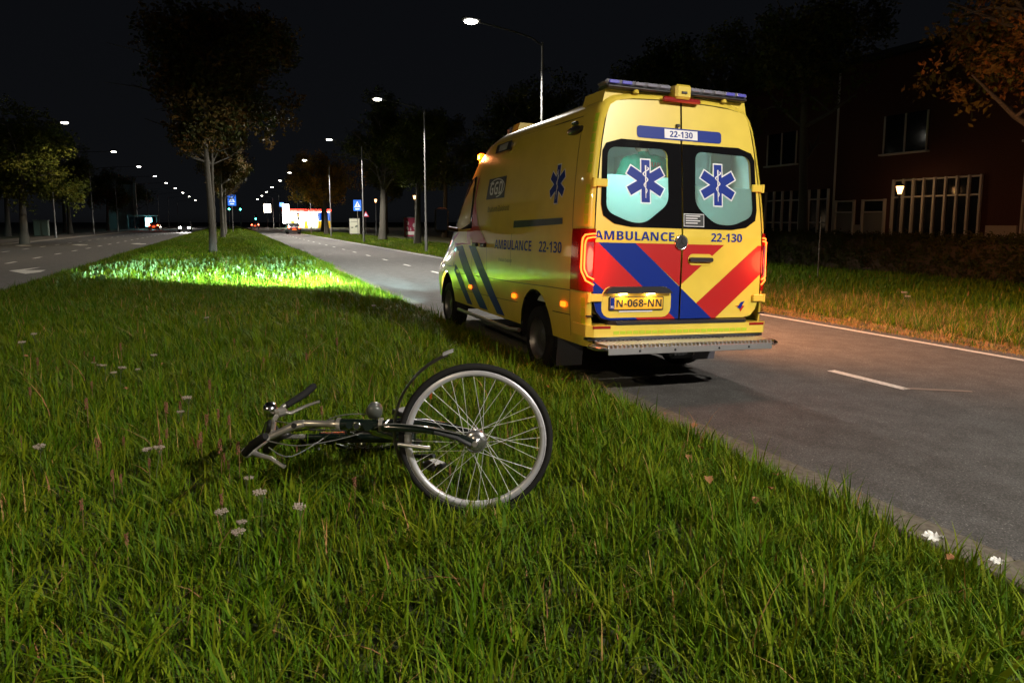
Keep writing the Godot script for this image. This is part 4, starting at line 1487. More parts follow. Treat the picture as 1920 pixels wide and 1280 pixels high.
	# small printed notice at the foot of the dark surround
	st = new_st()
	lay_on(st, pv([0.01, 1.545, 0.235, 1.545, 0.235, 1.665, 0.01, 1.665]), van_rear(0.009), BREAKS)
	var note := put(st, "notice", mat("film_white"), van)
	st = new_st()
	lay_on(st, pv([0.016, 1.551, 0.229, 1.551, 0.229, 1.659, 0.016, 1.659]), van_rear(0.011), BREAKS)
	put(st, "notice_field", mat("film_dark"), note)
	st = new_st()
	for k in 4:
		lay_on(st, pv([0.03, 1.64 - k * 0.022, 0.19 - 0.03 * (k % 2), 1.64 - k * 0.022, 0.19 - 0.03 * (k % 2), 1.648 - k * 0.022, 0.03, 1.648 - k * 0.022]), van_rear(0.013), BREAKS)
	put(st, "notice_print", mat("film_white"), note)
	# round badge with a three-pointed emblem
	st = new_st()
	lathe(st, [Vector2(0, 0.012), Vector2(0.055, 0.012), Vector2(0.062, 0.02), Vector2(0.07, 0.016), Vector2(0.072, 0.0)], 28, Transform3D(Basis(Vector3.RIGHT, PI / 2), Vector3(-0.015, 1.395, 0.0)))
	var badge := put(st, "badge", mat("chrome"), van)
	st = new_st()
	lathe(st, [Vector2(0, 0.0155), Vector2(0.056, 0.0155)], 28, Transform3D(Basis(Vector3.RIGHT, PI / 2), Vector3(-0.015, 1.395, 0.0)))
	put(st, "badge_field", mat("film_dark"), badge)
	st = new_st()
	for k in 3:
		var a := PI / 2 + k * TAU / 3
		var d := Vector2.from_angle(a)
		var n := Vector2(-d.y, d.x)
		lay_on(st, PackedVector2Array([Vector2(-0.015, 1.395) + n * 0.008, Vector2(-0.015, 1.395) - n * 0.008, Vector2(-0.015, 1.395) + d * 0.054]), van_rear(0.018), BREAKS)
	put(st, "badge_emblem", mat("chrome"), badge)
	# handle
	st = new_st()
	prism(st, rounded(0.07, 1.185, 0.345, 1.29, 0.05, 6), 0.008, Transform3D(Basis(), Vector3(0, 0, 0)))
	var hd := put(st, "handle_plate", yellow, van)
	st = new_st()
	prism(st, rounded(0.075, 1.215, 0.335, 1.258, 0.02, 5), 0.03, Transform3D(Basis(), Vector3(0, 0, 0.004)))
	put(st, "handle", black, hd)
	# keyhole camera
	st = new_st()
	box(st, van_rear(0.012).call(-0.045, 2.475), Vector3(0.035, 0.03, 0.03), Basis(), 0.005)
	put(st, "camera_eye", black, van)
	# number plate in its recess, under a dark lip with a lamp
	st = new_st()
	prism(st, recess, 0.006)
	var rc := put(st, "plate_recess", yellow, van)
	st = new_st()
	var lip := pv([-0.81, 0.925, -0.11, 0.925, -0.15, 0.965, -0.2, 0.985, -0.74, 0.985, -0.78, 0.965])
	prism(st, lip, 0.05, Transform3D(Basis(), Vector3(0, 0, 0.004)))
	put(st, "plate_lip", black, rc)
	st = new_st()
	prism(st, rounded(-0.755, 0.765, -0.185, 0.895, 0.012), 0.012, Transform3D(Basis(), Vector3(0, 0, 0.004)))
	var plate := put(st, "number_plate", black, van)
	st = new_st()
	lay_on(st, rounded(-0.745, 0.778, -0.195, 0.887, 0.008), van_rear(0.018), BREAKS)
	put(st, "plate_field", mat("plate_orange", lin(0.72, 0.4, 0.02), 0.45), plate)
	st = new_st()
	lay_on(st, pv([-0.743, 0.78, -0.7, 0.78, -0.7, 0.885, -0.743, 0.885]), van_rear(0.020), BREAKS)
	put(st, "plate_band", mat("film_blue"), plate)
	put(letters("NL", -0.738, 0.79, -0.706, 0.812, van_rear(0.022)), "lettering", mat("film_white"), plate)
	put(letters("N-068-NN", -0.68, 0.798, -0.208, 0.868, van_rear(0.020)), "lettering", mat("film_dark"), plate)
	st = new_st()
	lay_on(st, pv([-0.65, 0.752, -0.3, 0.752, -0.3, 0.765, -0.65, 0.765]), van_rear(0.013), BREAKS)
	put(st, "plate_strip", mat("film_white"), plate)
	for x in [-0.62, -0.33]:
		st = new_st()
		box(st, Vector3(x, 0.922, 0.04), Vector3(0.06, 0.008, 0.02))
		put(st, "plate_lamp", mat("plate_lamp_glow", Color.WHITE, 0.5, 0.0, {"emit": lin(1.0, 0.62, 0.25), "energy": 6.0}), rc)
		glow_light(rc, Vector3(x, 0.91, 0.045), lin(1.0, 0.6, 0.22), 0.0055, 0.012, 3.0)
	# small red and blue arrow mark
	st = new_st()
	lay_on(st, pv([0.63, 0.79, 0.68, 0.78, 0.70, 0.735, 0.745, 0.79, 0.7, 0.8]), van_rear(0.004), BREAKS)
	put(st, "mark", mat("film_red"), van)
	st = new_st()
	lay_on(st, pv([0.66, 0.775, 0.7, 0.83, 0.745, 0.84, 0.72, 0.805, 0.7, 0.765]), van_rear(0.0055), BREAKS)
	put(st, "mark", mat("film_blue"), van)
	# hinges
	for h in [[-1.0, 0.885], [-1.0, 1.91], [1.0, 0.87], [1.0, 1.935]]:
		st = new_st()
		var hx: float = h[0] * (van_side_x(0.0, h[1]) + 0.012)
		box(st, Vector3(hx - h[0] * 0.05, h[1], 0.018 - van_tilt(h[1])), Vector3(0.12, 0.07, 0.022), Basis(), 0.006)
		var hg := put(st, "hinge", yellow, van)
		st = new_st()
		tube(st, [Vector3(hx + h[0] * 0.02, h[1] - 0.04, 0.012 - van_tilt(h[1])), Vector3(hx + h[0] * 0.02, h[1] + 0.04, 0.012 - van_tilt(h[1]))], 0.02, 10)
		put(st, "hinge_pin", yellow, hg)
	# ---- tail lights round the corners
	for side in [-1.0, 1.0]:
		st = new_st()
		patch(st, van_edge(side, 0.012), [-0.012, 0.0, 0.012, 0.03, 0.055, 0.085, 0.12, 0.18, 0.24, 0.3], [0.94, 1.0, 1.2, 1.4, 1.48, 1.5])
		var tl := put(st, "tail_light", mat("tail_lens", lin(0.22, 0.004, 0.004), 0.1, 0.0, {"coat": 1.0}), van)
		for w in [[0.085, 1.455, 1.13, 1.0], [0.045, 1.425, 1.145, 1.05]]:
			st = new_st()
			var pts := []
			var f := van_edge(side, 0.022)
			for p in [[-0.012, w[1]], [0.0, w[1]], [w[0] * 0.6, w[1] - 0.01], [w[0] * 0.9, w[1] - 0.035], [w[0], w[1] - 0.07], [w[0], (w[1] + w[2]) / 2], [w[0], w[2] + 0.02], [w[0] * 0.9, w[2] - 0.01], [w[0] * 0.3, lerpf(w[2], w[3], 0.7)], [-0.012, w[3]]]:
				pts.append(f.call(p[0], p[1]))
			tube(st, pts, 0.008, 6)
			put(st, "tail_lamp_tube", mat("tail_tube_glow", lin(0.5, 0.05, 0.02), 0.4, 0.0, {"emit": lin(1.0, 0.1, 0.012), "energy": 1.6}), tl)
		st = new_st()
		patch(st, van_edge(side, 0.016), [-0.008, 0.012, 0.03, 0.05], [1.08, 1.2, 1.38])
		put(st, "reflector", mat("tail_inner", lin(0.28, 0.12, 0.2), 0.15, 0.6), tl)
		glow_light(tl, Vector3(side * 1.06, 1.22, 0.12), lin(1.0, 0.16, 0.05), 0.1, 0.14, 12.0)
	# lime reflective blocks up the corner posts and along the bumper
	for side in [-1.0, 1.0]:
		for k in 21:
			var y := 0.62 + 0.092 * k
			if y > 0.82 and y < 1.53 or y > 1.85 and y < 1.98:
				continue
			st = new_st()
			patch(st, van_edge(side, 0.004), [0.035, 0.06, 0.085], [y, y + 0.078])
			put(st, "reflective_block", mat("film_lime"), van)
	# ---- bumper and step
	var bump := func(off: float, y0: float, y1: float, xe: float) -> SurfaceTool:
		var s3 := new_st()
		prism(s3, pv([-xe, 0.25, -xe, -0.02, -xe + 0.06, -0.07 - off, xe - 0.06, -0.07 - off, xe, -0.02, xe, 0.25]), y1 - y0, Transform3D(Basis(Vector3.RIGHT, Vector3.BACK * -1.0, Vector3.UP), Vector3(0, y0, 0)))
		return s3
	var bp := put(bump.call(0.0, 0.535, 0.64, 0.985), "bumper", yellow, van)
	put(bump.call(0.006, 0.64, 0.672, 0.76), "bumper_tread", black, bp)
	put(bump.call(-0.02, 0.50, 0.535, 0.96), "bumper_valance", black, bp)
	for k in 22:
		st = new_st()
		box(st, Vector3(-0.7 + k * 0.0667, 0.572, 0.0715), Vector3(0.056, 0.03, 0.004))
		put(st, "reflective_block", mat("film_lime"), bp)
	for side in [-1.0, 1.0]:
		st = new_st()
		box(st, Vector3(side * 0.845, 0.622, 0.066), Vector3(0.18, 0.03, 0.012), Basis(), 0.004)
		put(st, "red_reflector", mat("reflector_red", lin(0.25, 0.01, 0.01), 0.2), bp)
		st = new_st()
		box(st, Vector3(side * 0.945, 0.72, 0.006), Vector3(0.065, 0.014, 0.03), Basis(), 0.004)
		put(st, "parking_sensor", black, bp)
	var stp := Node3D.new()
	stp.name = "rear_step"
	van.add_child(stp)
	stp.position = Vector3(-0.04, 0.475, 0.14)
	st = new_st()
	box(st, Vector3(0.0, -0.03, 0.18), Vector3(1.74, 0.06, 0.014), Basis(), 0.004)
	put(st, "step_front", mat("alu"), stp)
	for x in [-0.56, -0.2, 0.27, 0.6]:
		st = new_st()
		lathe(st, [Vector2(0, 0.004), Vector2(0.011, 0.003), Vector2(0.012, 0)], 10, Transform3D(Basis(Vector3.RIGHT, PI / 2), Vector3(x, -0.03, 0.187)))
		put(st, "bolt", mat("dark_metal"), stp)
	st = new_st()
	for k in 42:
		box(st, Vector3(-0.861 + k * 0.042, 0.012, 0.05), Vector3(0.016, 0.03, 0.25), Basis(Vector3.BACK, 0.3))
	box(st, Vector3(0.0, -0.01, 0.05), Vector3(1.76, 0.012, 0.25))
	var tr := put(st, "step_tread", mat("alu"), stp)
	tr.set_meta("kind", "stuff")
	for side in [-1.0, 1.0]:
		st = new_st()
		var pts := []
		for i in 9:
			var a := -PI / 2 + PI * i / 8
			pts.append(Vector3(side * (0.88 + 0.1 * cos(a)), -0.008, 0.06 - 0.115 * sin(a)))
		tube(st, pts, 0.018, 8)
		put(st, "end_tube", mat("chrome"), stp)
		st = new_st()
		box(st, Vector3(side * 0.45, 0.0, -0.28), Vector3(0.06, 0.06, 0.5))
		put(st, "bracket", mat("dark_metal"), stp)
	# ---- roof: light bar on its plinth, third brake light, aerial
	st = new_st()
	prism(st, pv([-0.8, 2.6, 0.8, 2.6, 0.76, 2.765, -0.76, 2.765]), 0.42, Transform3D(Basis(), Vector3(0, 0, -0.6)))
	box(st, Vector3(-0.03, 2.775, -0.15), Vector3(0.17, 0.13, 0.24), Basis(), 0.02)
	var pl := put(st, "light_plinth", yellow, van)
	st = new_st()
	box(st, Vector3(-0.03, 2.765, -0.026), Vector3(0.06, 0.022, 0.01), Basis(), 0.004)
	put(st, "rear_camera", black, pl)
	for side in [-1.0, 1.0]:
		st = new_st()
		lathe(st, [Vector2(0.03, 0), Vector2(0.024, 0.03), Vector2(0, 0.035)], 12, Transform3D(Basis(), Vector3(side * 0.48, 2.735, -0.13)))
		put(st, "plinth_bolt", yellow, pl)
		var lb := Node3D.new()
		lb.name = "light_bar"
		van.add_child(lb, true)
		st = new_st()
		box(st, Vector3(side * 0.43 - 0.025, 2.778, -0.2), Vector3(0.66, 0.03, 0.2), Basis(), 0.012)
		put(st, "bar_base", black, lb)
		st = new_st()
		box(st, Vector3(side * 0.43 - 0.025, 2.815, -0.2), Vector3(0.68, 0.048, 0.19), Basis(Vector3.UP, side * 0.02), 0.02)
		put(st, "bar_lens", mat("bar_lens", lin(0.2, 0.2, 0.23), 0.12, 0.0, {"coat": 1.0}), lb)
		for k in 5:
			st = new_st()
			box(st, Vector3(side * (0.17 + 0.13 * k) - 0.025, 2.816, -0.103), Vector3(0.1, 0.028, 0.01), Basis(), 0.004)
			put(st, "blue_module", mat("bar_module", lin(0.2, 0.2, 0.26), 0.2) if k < 3 else mat("bar_blue_glow", lin(0.1, 0.1, 0.4), 0.2, 0.0, {"emit": lin(0.15, 0.15, 1.0), "energy": 0.03}), lb)
	st = new_st()
	box(st, Vector3(-0.02, 2.705, -0.085), Vector3(0.4, 0.045, 0.05), Basis(), 0.012)
	put(st, "brake_light", mat("reflector_red"), van)
	# ---- left side: seams, lettering, marks
	var strip_on := func(pts: Array, w: float) -> SurfaceTool:
		var s4 := new_st()
		for i in pts.size() - 1:
			var a := Vector2(pts[i][0], pts[i][1])
			var b := Vector2(pts[i + 1][0], pts[i + 1][1])
			var n := Vector2(-(b - a).y, (b - a).x).normalized() * w
			lay_on(s4, PackedVector2Array([a + n, b + n, b - n, a - n]), van_left(0.0025), BREAKS)
		return s4
	for sm in [[[0.3, 0.93], [0.75, 0.925], [1.6, 0.905], [2.8, 0.89], [4.3, 0.87]], [[1.7, 0.68], [2.8, 0.66], [4.4, 0.635]], [[0.3, 0.7], [0.72, 0.69]], [[0.31, 0.5], [0.31, 0.93]], [[0.31, 1.5], [0.33, 2.4]], [[2.79, 0.5], [2.8, 0.9], [2.87, 1.34], [3.25, 1.57], [3.52, 2.0], [3.42, 2.3]], [[3.5, 0.5], [3.48, 1.45]], [[1.95, 1.08], [1.95, 1.45]], [[0.35, 2.55], [3.1, 2.6]]]:
		put(strip_on.call(sm[0] if sm.size() == 1 else sm, 0.004), "body_seam", black, van)
	for s in [["film_blue", [2.18, 0.47, 2.46, 0.47, 3.14, 0.92, 3.65, 1.28, 3.33, 1.28, 2.79, 0.92]], ["film_blue", [2.82, 0.47, 3.17, 0.47, 3.86, 0.92, 4.32, 1.25, 3.97, 1.28, 3.46, 0.92]], ["film_blue", [3.5, 0.47, 3.75, 0.47, 4.38, 0.9, 4.3, 1.0, 4.05, 0.88]],
			["film_red", [2.86, 1.32, 3.5, 1.32, 3.62, 1.5, 3.52, 2.2, 3.46, 2.2, 3.5, 1.9, 3.27, 1.56]], ["film_red", [3.56, 1.3, 3.8, 1.3, 4.3, 1.27, 4.42, 1.05, 4.55, 1.4, 4.3, 1.46, 3.56, 1.5]], ["film_blue", [4.36, 0.96, 4.6, 1.42, 5.05, 1.3, 5.3, 1.1, 5.38, 0.92, 5.2, 0.97, 4.87, 0.955, 4.6, 0.95]]]:
		st = new_st()
		lay_on(st, pv(s[1]), van_left(0.0035), BREAKS)
		put(st, "stripe", mat(s[0]), van)
	put(letters("AMBULANCE", -2.53, 1.265, -1.31, 1.375, func(u, v): return van_left(0.004).call(-u, v)), "lettering", mat("film_blue"), van)
	put(letters("22-130", -1.1, 1.265, -0.53, 1.375, func(u, v): return van_left(0.004).call(-u, v)), "lettering", mat("film_blue"), van)
	put(letters("Brabant-Zuidoost", -2.36, 1.12, -1.9, 1.16, func(u, v): return van_left(0.004).call(-u, v), false), "lettering", mat("film_dark"), van)
	put(letters("Brabant-Zuidoost", -2.9, 1.72, -2.1, 1.79, func(u, v): return van_left(0.004).call(-u, v), false), "lettering", mat("film_dark"), van)
	st = new_st()
	lay_on(st, pv([2.32, 1.88, 3.02, 1.88, 2.98, 2.14, 2.32, 2.14]), van_left(0.004), BREAKS)
	var lg := put(st, "logo", mat("film_dark"), van)
	put(letters("GGD", -2.9, 1.93, -2.42, 2.09, func(u, v): return van_left(0.006).call(-u, v)), "lettering", mat("film_white"), lg)
	st = new_st()
	var arc := PackedVector2Array()
	for i in 15:
		arc.append(Vector2(2.66, 2.01) + Vector2.from_angle(lerpf(0.6, 4.6, i / 14.0)) * Vector2(0.31, 0.118))
	for i in 15:
		arc.append(Vector2(2.66, 2.01) + Vector2.from_angle(lerpf(4.6, 0.6, i / 14.0)) * Vector2(0.29, 0.105))
	lay_on(st, arc, van_left(0.006), BREAKS)
	put(st, "logo_arc", mat("film_white"), lg)
	star_of_life(Vector2(0.735, 1.94), 0.2, van_left(0.004), van_left(0.006), van_left(0.008), van, 1.0)
	st = new_st()
	lay_on(st, pv([0.54, 1.545, 1.9, 1.515, 1.9, 1.595, 0.54, 1.605]), van_left(0.005), BREAKS)
	put(st, "side_vent", mat("film_dark"), van)
	st = new_st()
	patch(st, van_left(0.03), [2.3, 2.35, 2.8, 2.85], [2.45, 2.46, 2.55, 2.56])
	var sg := put(st, "side_sign", mat("film_dark"), van)
	st = new_st()
	patch(st, van_left(0.034), [2.42, 2.72], [2.465, 2.545])
	put(st, "sign_field", mat("sign_grey", lin(0.3, 0.3, 0.3), 0.4), sg)
	st = new_st()
	var sl := []
	for s in [0.3, 0.4, 0.5, 0.6]:
		sl.append(van_left(0.012).call(s, 2.43))
	tube(st, sl, [0.025, 0.04, 0.04, 0.025], 10)
	put(st, "scene_light", mat("film_dark"), van)
	st = new_st()
	box(st, van_left(0.02).call(0.47, 2.5), Vector3(0.04, 0.03, 0.1), Basis(), 0.01)
	put(st, "side_flasher", black, van)
	for m in [[3.52, 0.72], [1.81, 0.745], [0.45, 0.785]]:
		for side in [-1.0, 1.0]:
			st = new_st()
			var c: Vector3 = van_left(0.012).call(m[0], m[1])
			c.x *= -side
			box(st, c, Vector3(0.02, 0.05, 0.1), Basis(), 0.008)
			put(st, "marker_lamp", mat("amber_glow", lin(0.8, 0.3, 0.02), 0.4, 0.0, {"emit": lin(1.0, 0.13, 0.005), "energy": 1.0}), van)
	# cab window, mirror, front amber flasher, roof front unit
	st = new_st()
	lay_on(st, pv([3.56, 1.52, 4.7, 1.48, 4.3, 1.9, 3.98, 2.2, 3.62, 2.24]), van_left(0.005), steps(1.4, 2.4, 10))
	put(st, "side_window", mat("dark_glass"), van)
	st = new_st()
	patch(st, func(u, v): return van_body(-1.0 if u < 0 else 1.0, v, lerpf(2.77, 2.3, pow(absf(u), 2.0))) + Vector3(0, 0.006, -0.006), [-1.0, -0.8, -0.5, -0.001, 0.001, 0.5, 0.8, 1.0], [4.45, 4.7, 4.9, 5.1])
	put(st, "windscreen", mat("dark_glass"), van)
	st = new_st()
	box(st, Vector3(-1.24, 1.63, -4.22), Vector3(0.2, 0.36, 0.12), Basis(Vector3.UP, -0.25), 0.04)
	tube(st, [Vector3(-0.96, 1.5, -4.35), Vector3(-1.16, 1.52, -4.25)], 0.03, 8)
	var mr := put(st, "mirror", black, van)
	st = new_st()
	box(st, Vector3(-1.25, 1.64, -4.155), Vector3(0.16, 0.3, 0.01), Basis(Vector3.UP, -0.25))
	put(st, "mirror_glass", mat("mirror_silver", lin(0.8, 0.8, 0.8), 0.03, 1.0), mr)
	for h in [3.3, 2.95]:
		st = new_st()
		box(st, van_left(0.02).call(h, 1.3), Vector3(0.04, 0.05, 0.18), Basis(), 0.012)
		put(st, "door_handle", black, van)
	for side in [-1.0, 1.0]:
		st = new_st()
		lathe(st, [Vector2(0.06, 0), Vector2(0.055, 0.06), Vector2(0.03, 0.085), Vector2(0, 0.09)], 16, Transform3D(Basis(), Vector3(side * 0.72, 2.5, -4.0)))
		var bc := put(st, "amber_beacon", mat("beacon_glow", lin(0.9, 0.35, 0.02), 0.3, 0.0, {"emit": lin(1.0, 0.1, 0.004), "energy": 1.6}), van)
		st = new_st()
		tube(st, [Vector3(side * 0.72, 2.2, -4.0), Vector3(side * 0.72, 2.5, -4.0)], 0.035, 8)
		put(st, "beacon_stem", yellow, bc)
		# the flash is on the verge side just now
		if side < 0:
			glow_light(bc, Vector3(-0.84, 2.56, -4.0), lin(1.0, 0.3, 0.1), 0.18, 0.05, 20.0)
		else:
			var fl := SpotLight3D.new()
			fl.name = "light"
			fl.position = Vector3(0.86, 2.54, -3.98)
			fl.basis = Basis.looking_at(Vector3(0.88, -0.4, 0.25))
			fl.light_color = lin(1.0, 0.38, 0.14)
			fl.light_energy = 27.0
			fl.light_size = 0.05
			fl.spot_angle = 58.0
			fl.spot_angle_attenuation = 1.0
			fl.spot_range = 20.0
			fl.spot_attenuation = 2.0
			fl.shadow_enabled = true
			bc.add_child(fl)
	st = new_st()
	prism(st, pv([-0.55, 2.74, 0.55, 2.74, 0.5, 2.9, -0.5, 2.9]), 0.25, Transform3D(Basis(), Vector3(0, 0, -3.3)))
	var rf := put(st, "roof_unit", yellow, van)
	st = new_st()
	box(st, Vector3(0, 2.82, -3.36), Vector3(1.1, 0.12, 0.14), Basis(), 0.03)
	put(st, "front_bar", mat("bar_lens"), rf)
	# headlights: low beams, cut off level with the lamps
	for side in [-1.0, 1.0]:
		st = new_st()
		box(st, Vector3(side * 0.58, 0.86, -5.80), Vector3(0.34, 0.2, 0.16), Basis(Vector3.UP, side * -0.3), 0.05)
		put(st, "headlight", mat("low_beam_glow", lin(0.6, 0.6, 0.6), 0.2, 0.0, {"emit": lin(1.0, 0.95, 0.85), "energy": 3.0}), van)
		if side < 0:   # the soft spill below the beams
			for k in 3:
				var w := SpotLight3D.new()
				w.name = "light"
				w.position = Vector3(-0.7, 0.86, -5.95)
				w.light_color = lin(0.66, 1.0, 0.98)
				w.light_energy = 14.0
				w.light_size = 0.05
				w.spot_angle = 13.0
				w.spot_angle_attenuation = 1.0
				w.spot_range = 60.0
				w.spot_attenuation = 2.0
				w.shadow_enabled = true
				w.rotation = Vector3(deg_to_rad(-11.5), deg_to_rad(4.0 + 19.0 * k), 0)
				van.add_child(w, true)
		var fan := [-1.0, 6.0, 13.0, 20.0, 27.0, 34.0, 42.0] if side < 0 else [-5.0, 2.0, 9.0]
		for k in fan.size():
			var l := SpotLight3D.new()
			l.name = "light"
			l.position = Vector3(side * (0.64 + 0.02 * k), 0.86, -5.95)
			l.light_color = lin(0.66, 1.0, 0.98)
			l.light_energy = [60.0, 75.0, 120.0, 180.0, 240.0, 300.0, 340.0][k]
			l.light_size = 0.03
			l.spot_angle = 6.2
			l.spot_angle_attenuation = 1.0
			l.spot_range = 60.0
			l.spot_attenuation = 2.0
			l.shadow_enabled = true
			l.rotation = Vector3(deg_to_rad(-4.4), deg_to_rad(fan[k]), 0)
			van.add_child(l, true)
	make_paramedic(van)

# ---------------------------------------------------------------- a person: tapered bones joined smoothly, meshed as surface nets
func field(p: Vector3, bones: Array, k: float) -> float:
	var d := 1e9
	for b in bones:
		var a: Vector3 = b[0]
		var ab: Vector3 = b[1] - a
		var t := clampf((p - a).dot(ab) / maxf(ab.length_squared(), 1e-9), 0, 1)
		var e: float = (p - a - ab * t).length() - lerpf(b[2], b[3], t)
		if d > 1e8:
			d = e
		else:
			var h := clampf(0.5 + 0.5 * (e - d) / k, 0, 1)
			d = lerpf(e, d, h) - k * h * (1.0 - h)
	return d

func net_mesh(st: SurfaceTool, bones: Array, cell: float, k: float) -> void:
	var lo := Vector3(1e9, 1e9, 1e9)
	var hi := -lo
	for b in bones:
		for i in 2:
			var r: float = b[2 + i]
			lo = lo.min(b[i] - Vector3.ONE * (r + 2 * cell))
			hi = hi.max(b[i] + Vector3.ONE * (r + 2 * cell))
	var n := Vector3i(((hi - lo) / cell).ceil()) + Vector3i.ONE
	var vals := PackedFloat32Array()
	vals.resize(n.x * n.y * n.z)
	for z in n.z:
		for y in n.y:
			for x in n.x:
				vals[x + n.x * (y + n.y * z)] = field(lo + Vector3(x, y, z) * cell, bones, k)
	var at := func(x, y, z): return x + n.x * (y + n.y * z)
	var vert := {}
	for z in n.z - 1:
		for y in n.y - 1:
			for x in n.x - 1:
				var sum := Vector3.ZERO
				var count := 0
				for e in [[0, 0, 0, 1, 0, 0], [0, 1, 0, 1, 1, 0], [0, 0, 1, 1, 0, 1], [0, 1, 1, 1, 1, 1], [0, 0, 0, 0, 1, 0], [1, 0, 0, 1, 1, 0], [0, 0, 1, 0, 1, 1], [1, 0, 1, 1, 1, 1], [0, 0, 0, 0, 0, 1], [1, 0, 0, 1, 0, 1], [0, 1, 0, 0, 1, 1], [1, 1, 0, 1, 1, 1]]:
					var a: float = vals[at.call(x + e[0], y + e[1], z + e[2])]
					var b: float = vals[at.call(x + e[3], y + e[4], z + e[5])]
					if (a < 0) != (b < 0):
						sum += Vector3(e[0], e[1], e[2]).lerp(Vector3(e[3], e[4], e[5]), a / (a - b))
						count += 1
				if count:
					vert[at.call(x, y, z)] = lo + (Vector3(x, y, z) + sum / count) * cell
	st.set_smooth_group(4)
	for z in range(1, n.z - 1):
		for y in range(1, n.y - 1):
			for x in range(1, n.x - 1):
				var a: bool = vals[at.call(x, y, z)] < 0
				for ax in 3:
					var s := [Vector3i(1, 0, 0), Vector3i(0, 1, 0), Vector3i(0, 0, 1)]
					var o: Vector3i = s[ax]
					if a == (vals[at.call(x + o.x, y + o.y, z + o.z)] < 0):
						continue
					var u: Vector3i = s[(ax + 1) % 3]
					var w: Vector3i = s[(ax + 2) % 3]
					var ids := [at.call(x, y, z), at.call(x - u.x, y - u.y, z - u.z), at.call(x - u.x - w.x, y - u.y - w.y, z - u.z - w.z), at.call(x - w.x, y - w.y, z - w.z)]
					if ids.all(func(i): return vert.has(i)):
						if a:
							quad(st, vert[ids[0]], vert[ids[3]], vert[ids[2]], vert[ids[1]])
						else:
							quad(st, vert[ids[0]], vert[ids[1]], vert[ids[2]], vert[ids[3]])

